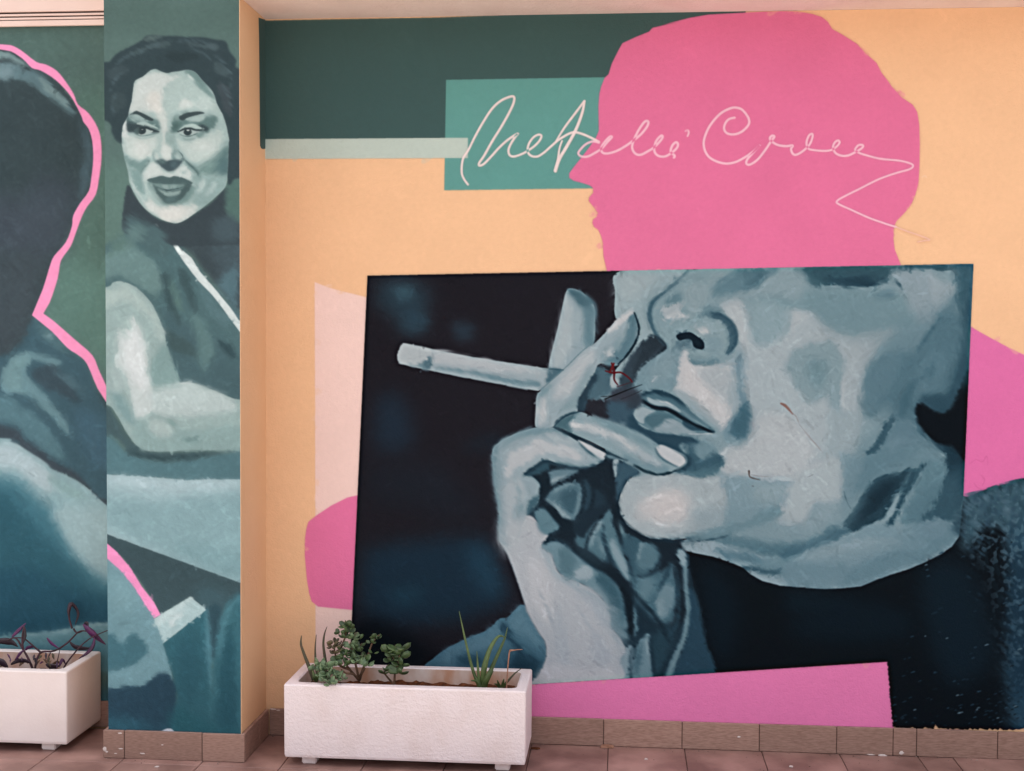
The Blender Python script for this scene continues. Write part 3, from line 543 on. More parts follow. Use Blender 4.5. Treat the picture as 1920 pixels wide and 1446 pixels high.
    F(ZL("980 775 1100 860 1250 955 1360 1040 1290 1030 1150 940 1040 850"), '#6f8c96', 1.6, .4); F(ZL("528 618 620 640 760 668 880 720 990 815 900 800 780 745 640 738 558 690"), '#8ba3ab', 1.3, .5); S(ZL("700 672 800 690 880 735"), [8, 22, 8], '#a5b4b9', 1., .6, zk=7.23)
    S(ZL("436 605 520 560 620 547 720 559 820 594 930 648 1040 745"), [26, 46, 54, 54, 48, 36, 12], '#25404d', 1.6, .4, zk=7.23)
    S(ZL("470 655 580 730 680 760 800 780 900 827 1000 890 1100 947 1220 1007 1340 1057 1440 1090"), [34, 50, 64, 64, 62, 54, 46, 44, 30, 10], '#14252f', 1.3, .4, zk=7.23)
    F(ZL("430 560 470 620 480 690 430 740 340 770 250 760 300 640 360 560"), '#343f49', 3, .5, al=.8)
    F(ZC("515 520 560 503 620 498 670 525 715 562 722 612 690 622 645 602 635 562 600 542 540 555"), '#172833', 1.0, .2)
    for t, w_, c in (("430 190 345 260 315 330 318 400 345 480 390 550 438 600", [8, 16, 24, 26, 20, 16, 10], '#3f5c69'), ("600 30 520 110 430 190", [6, 10, 10], '#55727d'), ("780 350 850 362 925 420 962 500 960 575 925 640", [8, 22, 30, 34, 26, 8], '#365260'), ("600 690 640 728 740 742 830 724", [5, 12, 12, 4], '#59767f'), ("345 510 435 597 380 652 310 705 250 757 205 832", [8, 14, 10, 8, 8, 6], '#25323b')):
        S(ZC(t), w_, c, 1.5, .4, al=.85, zk=4.017)
    for t, w_, c in (("502 148 580 186 680 226 850 312 1000 376", [10, 16, 16, 13, 6], '#1f333e'), ("1040 405 1120 446 1220 469 1320 446 1380 412", [6, 12, 14, 12, 6], '#22373f'), ("500 148 528 100 600 60 682 44", [6, 9, 8, 3], '#2a414d'), ("665 245 690 275 745 322 815 365", [6, 11, 11, 4], '#435f6a'), ("1190 290 1215 340 1270 384 1340 415", [7, 11, 11, 5], '#4b6873')):
        S(ZE(t), w_, c, 1.3, .4, al=.85, zk=3.615)
    S(ZB("1000 345 1036 455 1018 550 950 662 880 735"), [6, 12, 13, 12, 8], '#24363f', 1.4, .3, zk=4.017, al=.75); S(ZB("395 1208 450 1150 520 1110 600 1092"), [4, 10, 12, 6], '#324c58', 1., .2, zk=4.017)
    for t, w_, c in (("690 572 600 645 500 745 400 835 300 925", [3, 6, 6, 6, 3], '#5f7d87'), ("470 778 360 772", [8, 6], '#3f5b67')):
        S(ZB(t), w_, c, 1., .2, zk=4.017)
    F(ZE("1195 290 1230 270 1300 298 1380 348 1388 388 1342 412 1270 376 1215 336"), '#bfc5c8', 1.2, .3); S(ZE("1190 290 1215 340 1270 384 1340 415"), [7, 11, 11, 5], '#506d78', 1.2, .3, zk=3.615)
    S(ZE("1310 304 1390 346 1396 390 1330 440"), [4, 10, 10, 5], '#8ba2aa', 1.2, .3, zk=3.615); S(ZE("1392 338 1420 382 1390 428 1316 462"), [10, 20, 16, 6], '#284350', 1.8, .3, zk=3.615)
    S(ZE("1060 192 1130 225 1190 262 1214 292"), [8, 12, 12, 8], '#7b97a0', 1.4, .3, zk=3.615)
    # glazes that turn the big forms
    for z, t, c, b, al in ((PX, "1650 640 1740 590 1800 560 1815 760 1760 760 1720 830 1660 800 1620 740", '#4b6976', 14, .5), (PX, "1590 860 1660 800 1720 790 1700 860 1640 900 1590 980", '#4f6e7b', 12, .4), (PX, "1520 560 1640 560 1720 600 1660 640 1560 630", '#6a8791', 10, .45), (PX, "1700 960 1760 900 1800 900 1790 1000 1740 1010", '#4a6875', 8, .4),
            (PX, "1400 1060 1560 1040 1740 990 1780 1010 1640 1080 1500 1096", '#5d7c89', 9, .45), (PX, "1300 960 1420 950 1520 990 1620 930 1560 1010 1440 1030 1330 1010", '#6d8b96', 9, .4), (PX, "1220 600 1260 560 1330 520 1420 505 1400 540 1300 580", '#6b8892', 8, .45),
            (ZE, "440 640 500 570 580 530 692 540 695 640 655 775 600 768 520 695", '#4d6a76', 4, .45), (ZE, "1065 1010 1105 930 1180 965 1205 1040 1150 1115 1080 1105", '#4a6874', 5, .4), (ZE, "1195 1330 1245 1215 1305 1225 1315 1325 1240 1446 1210 1430", '#5d7b87', 5, .4), (ZI, "310 60 420 30 520 120 480 200 360 160", '#4a6975', 8, .3)):
        F(z(t), c, b, .5, 1, al)
    F(ZD("785 925 825 908 870 938 930 972 990 940 1025 860 1060 790 1106 730 1084 1240 1040 1210 1000 1170 900 1140 820 1060 785 1000"), '#10181f', 2.4, .4); F(ZD("800 880 880 850 950 860 1000 800 1040 820 1000 930 930 965 870 935"), '#2f4c59', 4, .5, 1, .7)
    F(ZD("1060 330 1124 250 1108 760 1050 800 1010 760 1060 560"), '#2f4d5a', 7, .6, 2, .7)
    S(ZI("340 335 450 378 516 460 532 560 596 650 612 740 584 850"), [30, 70, 80, 70, 60, 50, 40], '#8fa2ab', 7, .5, zk=3.243, al=.55); S(ZI("60 470 110 570 158 660 170 730 155 800"), [10, 26, 30, 26, 12], '#9aa8b0', 5, .4, zk=3.243, al=.5)
    S(ZE("112 290 104 380 110 500 130 640 146 760 152 880 190 990"), [30, 50, 50, 46, 44, 40, 20], '#72909a', 6, .4, zk=3.615, al=.55); S(ZE("180 235 290 190 400 165 500 170 600 225"), [20, 34, 34, 34, 14], '#6f8d97', 4, .4, zk=3.615, al=.55)
    S(ZB("300 1190 290 1080 300 1000 350 930"), [10, 20, 22, 10], '#84a0a8', 3, .4, zk=4.017, al=.5); S(ZB("700 560 700 420 670 300 600 215"), [20, 40, 46, 20], '#55737f', 4, .4, zk=4.017, al=.5)
    # scribbles and scratches left by passers-by
    for t, w, c in (("830 725 850 790 850 850 878 892", [12, 18, 12, 8], '#55232a'), ("782 785 840 800 900 798 960 838 988 872", [8, 14, 12, 12, 8], '#5a2027'), ("848 728 830 770 815 800", [14, 16, 8], '#642629'),
        ("870 905 920 890 980 870", [5, 5, 4], '#4a2a30'), ("780 998 860 965 960 925 1062 888", [8, 7, 6, 3], '#15181d'), ("750 980 850 970 950 930", [4, 5, 3], '#1c2026'), ("900 1000 1000 960 1060 930", [4, 4, 3], '#2a2c33')):
        S(ZB(t), w, c, .7, .3, zk=4)
    S(ZC("1298 1030 1330 1045 1360 1075 1392 1112"), [14, 26, 22, 8], '#7d5249', 1, .9, zk=4, al=.75); S(np.vstack([ZC("1385 1100 1420 1135"), ZF("1200 62 1270 152 1340 232 1382 282")]), [8, 8, 9, 8, 3], '#867d7d', 1, .9, zk=4, al=.6)
    S(ZF("820 412 824 452 850 468 905 482"), [14, 10, 12, 4], '#5d5552', .8, .4, zk=4); S(ZF("832 442 890 452 968 457"), [4, 5, 3], '#84868a', .8, zk=4); S(ZF("845 526 858 530"), [10, 8], '#5f6a70', .8, zk=4)
    S(ZF("1255 462 1280 452 1305 440"), [4, 6, 3], '#6f7478', .8, zk=4); S(ZG("335 200 352 260 380 310"), [4, 8, 4], '#4d6570', 1, zk=3.3, al=.7)
    A.setclip(None)
    g = A.im.mean(2, keepdims=True); t = A.im * .90 + g * .10          # the portrait's greyer, harder mix of pigments
    t = t - .020 * np.sin(np.clip(t / .78, 0, 1) * 2 * math.pi); t = np.clip(t * (.97 - .05 * np.clip((t - .35) / .3, 0, 1)), .012, 1)
    t = np.clip(t + .45 * (t - np.stack([blur(t[..., q], 4.5) for q in range(3)], -1)), .02, .84)          # edges sharpened as by a loaded brush
    A.im += (pclip)[..., None] * (t - A.im)
    A.grain(.006)
    return A

def paint_pillar():
    B = Canvas(150, -60, 500, 1480, '#57706a', 5)
    B.lo, B.hi = 199.5, 447
    F, S = B.F, B.S
    F(PX("199 0 448 0 448 60 199 70"), '#526a64', 12, .6); F(PX("199 300 250 330 245 440 199 460"), '#5c7970', 10, .6)
    # jacket, arm
    F(L4("590 120 700 55 740 -20 900 -20 1355 500 1355 1000 590 1000"), '#4b686b', 2, .4)
    F(L4("590 160 690 85 760 130 880 220 925 330 880 405 780 345 690 300 590 312"), '#678684', 4, .8, 0); F(L4("600 120 700 60 760 100 700 140 620 180"), '#58766f', 5, .8)
    F(L4("730 0 880 10 980 130 900 190 800 120"), '#4a6466', 5, .8, 0)
    F(L4("880 0 1355 0 1355 480 1250 380 1100 190 960 60"), '#3d4a4f', 2, .3)
    F(L4("1180 60 1300 20 1355 60 1355 240 1260 300"), '#44545a', 8, .8)
    F(L4("1225 330 1345 255 1355 540 1300 450"), '#516e76', 4, .8, 0)
    F(L4("940 450 1040 560 1130 600 1250 650 1355 800 1355 1000 1020 900 960 780 930 620"), '#46616 6'.replace(' ', ''), 6, .8)
    for t, c in (("910 270 960 305 978 420 1022 540 1002 562 940 430 918 340", '#3d5457'), ("1000 258 1050 268 1088 370 1112 490 1092 502 1040 380", '#3d5457'), ("1238 650 1290 688 1342 772 1300 752 1250 702", '#354c51'), ("940 610 1050 660 1132 740 1100 750 1020 740 960 700", '#41585a')):
        F(L4(t), c, 2.4, .8, 0)
    F(L4("1090 500 1180 600 1220 700 1190 780 1150 840 1120 740"), '#5d7c7b', 4, .8, 0, .8); F(L4("960 300 1010 420 1040 520 1000 480"), '#56746f', 3, .7, 0); F(L4("1100 290 1200 420 1300 560 1240 560 1140 420"), '#557377', 4, .7, 0)
    F(L4("872 -5 890 -8 960 58 1010 130 1080 190 1130 270 1200 350 1300 470 1350 545 1356 612 1290 522 1200 402 1120 322 1030 202 990 142 960 82 920 40"), '#cdd6d2', .9, .3, sm=0)
    F(L4("590 358 640 330 690 325 770 360 850 440 900 540 930 620 945 720 980 830 1025 902 1080 898 1180 930 1290 975 1356 992 1356 1282 1100 1275 960 1287 820 1282 770 1252 710 1172 660 1082 590 1020"), '#94aba7', 1., .12)
    F(L4("600 380 690 350 790 410 880 520 930 640 900 640 820 500 700 430 600 470"), '#a6b8b2', 4, .8)
    F(L4("670 620 720 555 750 525 812 640 835 760 862 900 880 960 960 1000 900 1045 830 1075 770 1105 740 1010 700 870 655 810"), '#bfc9c6', 3, .8, 2); F(L4("710 640 770 600 810 740 830 900 800 940 740 860 700 760"), '#d0d5d3', 5, .8, 2)
    F(L4("848 800 930 690 1012 885 880 925 850 870"), '#7e9b98', 3, .8, 2); F(L4("690 560 740 530 720 640 700 620"), '#9bb0ab', 3, .8)
    F(L4("870 945 1020 908 1080 900 1300 980 1360 1060 1000 1090 880 1065"), '#b0bfbc', 4, .8, 3)
    F(L4("770 1105 900 1150 1100 1165 1360 1140 1360 1282 820 1282 760 1225"), '#88a3a0', 4, .8, 3); F(L4("878 1090 960 1100 1002 1152 940 1132"), '#7a9793', 2.4, .7); F(L4("830 1140 920 1100 980 1190 900 1200"), '#a5b7b3', 4, .8); F(L4("1040 1210 1130 1205 1110 1230 1050 1232"), '#6c8987', 3, .8)
    F(L4("590 950 680 960 742 1060 775 1130 700 1105 640 1010"), '#7a9898', 3.4, .8, 0); F(L4("590 820 680 810 720 900 640 950"), '#a0b3b0', 4, .8)
    F(L4("590 1180 720 1290 850 1330 1000 1335 1360 1285 1360 1450 1100 1450 590 1420"), '#52767d', 2, .4)
    F(L4("590 1030 640 1070 700 1170 770 1252 820 1286 960 1291 1360 1283 1200 1310 1000 1338 850 1328 740 1300 690 1240 590 1190"), '#455d61', 2, .5)
    F(L4("740 1290 900 1315 1100 1300 1180 1310 1000 1332 840 1325"), '#344b50', 2, .7)
    # thigh
    F(np.vstack([L2("590 1234 850 1250 1050 1265 1360 1262"), L3("1360 405 1150 330 950 265 800 200 612 135 590 120")]), '#9db7bb', 1.1, .2, sm=0)
    F(np.vstack([L2("590 1340 900 1380 1360 1330"), L3("1360 400 1150 325 950 260 700 140 590 80")]), '#84a5a9', 9, .8, 3, sm=0); F(L3("1000 180 1360 220 1360 380 1150 310"), '#7b9da1', 7, .8); F(L2("620 1245 1000 1280 1340 1280 1200 1310 800 1300"), '#abc1c5', 5, .8)
    F(L3("590 120 1360 402 1360 480 1270 540 1230 640 1200 840 1180 620 1150 540 1070 480 905 582 870 505 780 372 700 262 590 170"), '#3d5257', 1.1, .2, sm=0)
    F(L3("1100 440 1200 430 1300 480 1220 640 1180 620"), '#415c63', 7, .6)
    F(L3("590 255 690 340 760 430 830 540 880 620 920 740 960 860 978 962 1000 1010 590 1010"), '#7097 9f'.replace(' ', ''), 1.1, .3)
    F(L3("620 300 700 380 780 500 700 560 620 480"), '#7aa1a8', 8, .8, 1); F(L3("590 690 660 690 680 740 760 690 835 770 790 835 700 882 590 905"), '#446f7a', 2.6, 1., 1)
    F(L3("590 1000 700 985 800 980 880 922 930 908 972 955 1002 1040 988 1150 965 1240 590 1240"), '#2c4858', 1.8, 1., 3); F(L3("590 1150 760 1180 900 1240 590 1260"), '#33617 1'.replace(' ', ''), 9, .8)
    F(L3("920 742 1165 550 1182 640 1197 760 1192 1000 1212 1270 965 1270 985 1150 1002 1040 975 920 945 820"), '#33626d', 1.3, .3, sm=0)
    F(L3("1195 620 1240 610 1290 510 1360 470 1360 1290 1195 1280 1195 830"), '#3b6b75', 3, .6, 2)
    F(L3("1170 560 1230 520 1250 600 1222 740 1206 850 1194 780 1182 640"), '#33505a', 2, .5, 2)
    F(L3("1290 650 1330 780 1345 1250 1220 1240 1240 900"), '#2a5561', 6, .8, 2)
    S(L3("1165 560 1178 760 1190 1000"), [14, 30, 10], '#528490', 2, zk=3); S(L3("1350 480 1270 600 1230 820"), [30, 40, 8], '#4b7d88', 3.4, .7, 2, zk=3)
    F(L3("1000 760 1100 700 1140 900 1080 1100 1020 1000"), '#2e5a66', 7, .8, 2); F(L3("990 1100 1150 1180 1340 1240 1340 1280 970 1280"), '#2c5e68', 8, .7)
    F(L3("870 605 910 578 1075 481 1167 552 920 744 900 680"), '#a9c2c2', .9, .2, sm=0); F(L3("950 650 980 590 1040 560 1000 620 970 660"), '#c2d0ce', 2, .9); S(L3("945 670 1010 640 1080 580"), [6, 12, 6], '#93afb0', 1.4, zk=3)
    F(L3("880 610 1060 495 1075 500 900 640"), '#bccfcd', 2, .6)
    F(L3("590 165 660 225 740 320 800 420 870 510 907 580 870 602 830 540 760 430 690 340 590 250"), '#f596c3', .7, .1, sm=0)
    F(L3("910 1238 960 1222 985 1242 970 1252 920 1250"), '#d5d5dc', .8, .3)
    B.blend(np.ones((B.h, B.w), np.float32), 2.6, .03)
    B.strokes(3600, 15, 3.6, .04, (198, 430, 452, 1375), .5)
    # hair and neck
    F(W2("170 1320 185 1060 230 850 330 1000 440 1130 560 1225 700 1265 780 1265 950 1170 1150 1030 1300 880 1440 900 1440 1500 700 1500 530 1280 380 1420 250 1400"), '#3a464b', 1.5, .35)
    F(W2("190 1300 260 1180 400 1250 560 1340 640 1446 300 1446"), '#4b6467', 5, .9, 0); F(W2("200 1340 330 1290 420 1400 250 1480"), '#5d7a79', 5, .9, 0)
    F(W2("1310 830 1446 790 1446 1260 1400 1250 1300 1160"), '#506d66', 3, .5); F(W2("1150 1250 1300 1180 1420 1280 1400 1446 1200 1446"), '#46575d', 6, .8)
    F(np.vstack([W1("-20 330 60 280 130 220 250 160 380 90 420 50 480 35 600 40 700 40 900 55 1050 60 1200 85 1290 105 1330 200 1400 300 1446 400"), W2("1446 780 1380 790 1320 850 1200 700 300 400 168 400 100 360"), W1("60 1100 -20 960")]), '#36464a', 1.3, .25)
    for t, c in (("250 220 400 160 560 110 700 100 640 160 450 190 320 250", '#47595b'), ("880 110 1000 130 1180 140 1200 190 1050 180 920 150", '#4e6063'), ("400 80 480 40 620 45 560 75 450 95", '#5a6d6a'), ("1170 340 1290 380 1350 450 1300 480 1200 450", '#495b5e'), ("20 420 150 360 240 420 120 500 40 520", '#405054'), ("40 700 160 660 220 760 120 860 50 820", '#3e4e51'), ("1200 560 1330 620 1360 900 1280 850", '#434e53'), ("600 250 800 220 1000 260 800 330", '#303e41')):
        F(W1(t), c, 2.6, .8, 0, .8)
    for t in ("60 420 140 320 260 240 380 180", "300 260 450 170 620 130", "760 100 900 90 1060 120 1180 190", "1150 250 1260 330 1340 460 1350 600", "40 640 90 520 180 430", "80 900 60 780 110 660", "1250 560 1330 720 1380 900", "900 200 1040 220 1130 320"):
        S(W1(t), [6, 26, 20, 5], '#50646a', 1.6, .8, zk=5.78, al=.7)
    # face
    fc = np.vstack([W1("290 600 310 530 400 480 470 420 530 402 600 432 660 446 720 432 790 425 880 412 960 440 1040 530 1150 650 1200 790 1260 900 1300 1030 1325 1160"), W2("1322 400 1318 520 1310 700 1290 860 1180 980 1060 1080 950 1160 850 1230 760 1265 690 1255 600 1225 480 1160 390 1080 320 980 250 830 230 700 190 540 165 400 165 300 180 200 230 110"), W1("240 870 272 740")])
    F(fc, '#9db3ae', 1., .2)
    B.setclip(fc, 1)
    F(W1("285 620 330 530 470 440 560 425 700 470 800 480 640 600 620 740 600 900 480 880 330 850 240 880"), '#c2cac4', 3.5, .7); F(W1("430 700 560 640 600 800 625 960 560 930 500 850"), '#cfcec5', 4, .7)
    F(W1("640 600 780 520 830 460 950 540 1050 600 1180 780 1240 900 1050 850 900 850 760 850 700 900 620 820"), '#a6b9b3', 3.5, .8, 1); F(W1("770 830 850 730 950 780 880 825"), '#c3ccc5', 2.4, .8); F(W1("960 740 1100 700 1180 800 1100 850 1000 830"), '#b2c2bc', 3, .8)
    F(W1("850 400 960 425 1060 540 1190 760 1110 700 960 555 880 470"), '#6d8985', 2.6, .7, 0); F(W1("870 455 930 500 960 540 900 510"), '#b9c7c1', 1.5, .7)
    F(W2("1150 60 1250 120 1310 300 1325 450 1260 300 1200 160"), '#9cb2ad', 3, .6)
    F(W2("180 345 260 325 450 335 570 320 565 420 500 500 460 565 340 585 270 545 190 450"), '#bbc7c0', 3, .7); F(W2("740 340 900 370 1050 320 1200 265 1255 300 1245 450 1150 565 1000 622 900 592 830 500 760 430"), '#b4c2bb', 3, .8)
    F(W2("170 150 225 160 230 330 175 330"), '#c6cdc8', 2.4, .6); F(W2("900 400 1100 370 1200 420 1080 500 960 480"), '#c0cac3', 4, .8); F(W2("300 400 460 400 440 520 330 560"), '#c7cdc6', 4, .7)
    F(np.vstack([W1("560 880 650 900 665 1050 650 1200")]+[W2("640 440 700 500 690 570 630 575 590 520 590 300")]), '#c1c9c2', 2.4, .6)
    F(W2("640 300 700 260 745 330 765 450 725 490 690 440 650 460 645 380"), '#8da5a0', 2.6, .8, 2); F(W2("600 420 640 400 690 440 720 490 700 565 640 570 590 520"), '#c7cec7', 2.4, .6)
    F(W2("560 260 600 280 600 420 560 500 540 420"), '#a5b8b2', 2.4, .7)
    # eye areas
    F(W2("218 150 240 98 310 105 440 165 520 140 560 165 580 240 520 245 440 190 340 180 270 195"), '#5a7573', 1.8, .6); F(W2("250 110 320 100 400 140 380 165 300 150"), '#9bb1ac', 1.6, .6)
    F(W2("218 150 260 175 330 190 400 205 460 215 565 272 500 285 440 258 360 225 300 270 240 278 218 240"), '#39494c', 1.2, .4)
    F(W2("325 185 400 163 480 195 568 243 470 215 400 200"), '#a8bcb6', 1., .4)
    F(W2("298 268 360 228 440 228 505 264 440 302 360 306"), '#a9b9b3', .9, .3); F(W2("335 262 352 238 385 226 415 240 425 268 405 295 370 302 345 285"), '#303d40', .9, .3); F(W2("372 236 395 232 395 248 378 250"), '#e2e6e1', .6, 0)
    S(W2("295 272 350 240 420 229 480 247 570 275"), [14, 24, 24, 20, 8], '#2d3a3d', .8, zk=5.78); F(W2("296 262 352 236 352 268 346 300 318 296"), '#4b5f5e', 1., .4); S(W2("290 280 330 305 380 318 460 308 560 285"), [6, 10, 8, 9, 6], '#5a7472', .9, zk=5.78); S(W2("300 310 370 348 470 330 540 310"), [6, 12, 10, 4], '#8da39e', 1.4, zk=5.78)
    F(W2("240 95 310 50 350 58 430 92 512 140 492 156 420 132 340 88 280 88"), '#384749', 1., .4)
    F(W2("700 265 708 180 755 110 800 140 900 145 1070 105 1195 105 1185 190 1100 275 1050 262 1000 222 900 190 820 220 760 275"), '#5d7976', 2.4, .7); F(W2("730 130 790 80 900 50 860 90 790 130"), '#7b948f', 3, .7)
    F(W2("880 145 1000 103 1072 108 1040 148 950 165"), '#a4b8b2', 1.4, .6); F(W2("975 208 1040 198 1112 240 1065 272 1000 252"), '#37474a', 1.4, .5); F(W2("710 200 760 180 780 240 720 262"), '#4b6562', 2, .6)
    F(W2("776 260 850 203 940 188 1020 222 1062 246 960 240 880 225 820 252"), '#abbfb8', 1., .4)
    F(W2("788 277 850 240 930 240 1002 276 940 312 860 316"), '#a8b8b2', .9, .3); F(W2("835 278 848 248 880 240 912 250 922 280 900 308 868 312 845 298"), '#2f3c3f', .9, .3); F(W2("868 250 895 246 896 262 872 264"), '#dfe4df', .6, 0)
    S(W2("772 274 840 244 900 237 980 256 1075 254"), [10, 22, 24, 20, 8], '#2e3b3e', .8, zk=5.78); S(W2("790 298 850 322 910 318 990 288"), [5, 9, 9, 6], '#4d6664', .9, zk=5.78); S(W2("815 340 880 360 965 348"), [6, 14, 6], '#627e7b', 1.4, zk=5.78); F(W2("980 290 1060 270 1060 310 1000 330"), '#6f8a86', 2, .6)
    F(W2("790 105 860 72 1000 52 1062 72 1000 88 900 113 830 148 795 140"), '#3a494b', 1., .4)
    # nose, cheeks, mouth
    F(W2("720 480 765 478 815 555 760 585 708 570"), '#6b8785', 2, .6); F(W2("735 510 780 500 812 560 770 575"), '#a8bab4', 1.6, .6)
    F(W2("525 588 600 568 650 592 720 575 800 582 835 560 800 632 740 690 670 708 610 672 560 625"), '#3f5055', 1.4, .5); F(W2("540 590 600 580 640 610 600 620"), '#5c7573', 1.6, .5); F(W2("700 610 780 600 740 660 690 670"), '#4c6266', 1.6, .5)
    S(W2("515 480 505 530 520 580 560 612"), [6, 12, 14, 10], '#5d7976', 1.3, zk=5.78); S(W2("768 472 820 530 832 590"), [8, 16, 10], '#445a5a', 1.1, zk=5.78); F(W2("520 500 560 500 570 560 530 575"), '#bac6bf', 1.6, .5)
    F(W2("190 540 330 600 440 572 470 562 420 660 355 745 335 700 240 650"), '#708d89', 2.6, .8, 1); S(W2("462 575 440 630 400 670 355 750"), [14, 12, 10, 5], '#47605f', 1.2, zk=5.78)
    F(W2("235 680 340 700 385 760 425 965 330 900 265 800"), '#7a9793', 2.4, .6); S(W2("250 700 285 850 355 960 430 1055"), [8, 16, 18, 8], '#bfcbc6', 1.2, zk=5.78); S(W2("395 790 430 880 440 1000"), [14, 30, 20], '#b5c4be', 1.8, zk=5.78)
    F(W2("395 745 480 615 560 640 640 712 720 722 800 650 900 650 935 740 900 792 760 758 680 772 600 752 500 772 430 795"), '#c1cac4', 1.8, .5); F(W2("800 700 870 690 860 720 810 725"), '#98aeaa', 1.6, .6)
    F(W2("830 560 900 600 1000 640 1020 780 940 800 930 720 860 640"), '#86a09c', 2.4, .7)
    S(W2("830 560 900 630 970 690 1012 770 990 805"), [8, 18, 18, 26, 10], '#48605f', 1.4, zk=5.78)
    F(W2("1000 645 1150 580 1220 480 1330 420 1330 780 1220 745 1100 745 1015 735"), '#66847f', 5, .9, 1, .9); F(W2("1215 560 1330 470 1330 770 1230 765 1190 700"), '#4d6a6d', 6, .8, 1, .9)
    F(W2("1010 760 1200 760 1320 740 1280 900 1150 1010 1000 1100 920 1060 960 900"), '#89a39f', 3.5, .8, 1); F(W2("980 905 1050 775 1068 850 1000 935"), '#abbdb8', 2, .7); F(W2("1070 965 1150 830 1195 775 1165 905"), '#a1b5b1', 2, .7)
    F(W2("470 820 540 980 640 1085 780 1080 900 1010 960 890 930 850"), '#70 8c88'.replace(' ', ''), 2.6, .6)
    F(W2("450 990 560 1082 650 1097 760 1082 900 1060 965 1082 960 1152 860 1222 760 1262 640 1237 500 1162 430 1090"), '#c5cac3', 2.8, .6); F(W2("560 1120 760 1110 860 1150 760 1230 640 1220"), '#d0d0c8', 4, .6)
    F(W2("438 796 520 768 600 750 680 767 740 754 830 774 935 830 840 855 760 845 640 845 520 835"), '#495f5f', 1.1, .4)
    F(W2("515 836 640 842 760 846 855 852 780 892 660 908 560 872"), '#718b87', 1.2, .6); F(W2("600 850 660 845 670 890 620 885"), '#8ba29d', 1.2, .6); F(W2("690 860 760 855 740 890 690 890"), '#86 9e99'.replace(' ', ''), 1.2, .6)
    F(W2("500 845 560 880 660 912 800 892 925 836 880 925 820 992 740 1042 640 1042 560 972"), '#465b5b', 1.2, .4)
    S(W2("540 868 640 906 700 902 800 880 925 836"), [6, 12, 12, 9, 5], '#35474a', .8, zk=5.78)
    F(W2("548 884 640 920 720 922 800 904 790 942 700 977 620 962"), '#8aa29d', 1.2, .5); F(W2("640 990 760 985 740 1020 660 1025"), '#567070', 1.6, .5)
    S(W2("480 840 530 950 600 1030"), [10, 16, 10], '#a9bbb5', 1.6, zk=5.78)
    B.blend(B.clip, 1.4, .03, .5)
    B.strokes(1800, 8, 2.2, .03, (225, 125, 432, 422), .4)
    B.setclip(None)
    for i in range(60):
        yy = B.rng.uniform(120, 1375) if i > 25 else B.rng.uniform(130, 340)
        S(np.array([[449.3 + B.rng.uniform(-1.2, .5), yy], [449.5, yy + B.rng.uniform(1, 5)], [450, yy + B.rng.uniform(5, 9)]]), [1.2, 2.0, .8], ('#d0b39c', '#b9a795')[i % 2], .5, 0, al=.7)
    g = B.im.mean(2, keepdims=True); pk = np.clip((B.im[..., :1] - B.im[..., 1:2]) * 5, 0, 1); B.im += (1 - pk) * .12 * (g - B.im)
    B.grain(.016)
    return B

PINKL = np.vstack([L1("-300 250 0 250 60 255 120 285 205 350 260 365 320 400 370 460 415 530 440 590 500 640 550 720 570 800 572 900 560 1000 540 1100 490 1170 460 1230 430 1310 400 1390 360 1446"), L2("340 40 325 130 280 265 245 325 300 365 420 470 520 560 560 650 640 820 640 900 605 835 550 750 490 610 440 560 380 520 290 425 180 335 240 190 280 60"),
    L1("305 1446 370 1370 405 1280 412 1220 450 1150 500 1080 515 1000 525 900 520 800 500 730 470 690 460 660 420 580 380 520 310 450 230 400 180 385 130 335 60 290 0 280 -300 280")])
def soft(p, keep, n=3):
    """round an outline except at its named sharp corners"""
    q = cat(p, True, n); return np.array([p[i // n] if i % n == 0 else q[i] for i in range(len(q)) if not any(abs(i - k * n) in range(1, n) or abs(i - k * n - len(q)) in range(1, n) for k in keep)])
PINKL = soft(PINKL, [i for i, a in enumerate(PINKL) if (abs(a - (60, 590)).sum() < 3 or abs(a - (81, 588)).sum() < 5 or a[0] < 1 or a[0] > 195)])
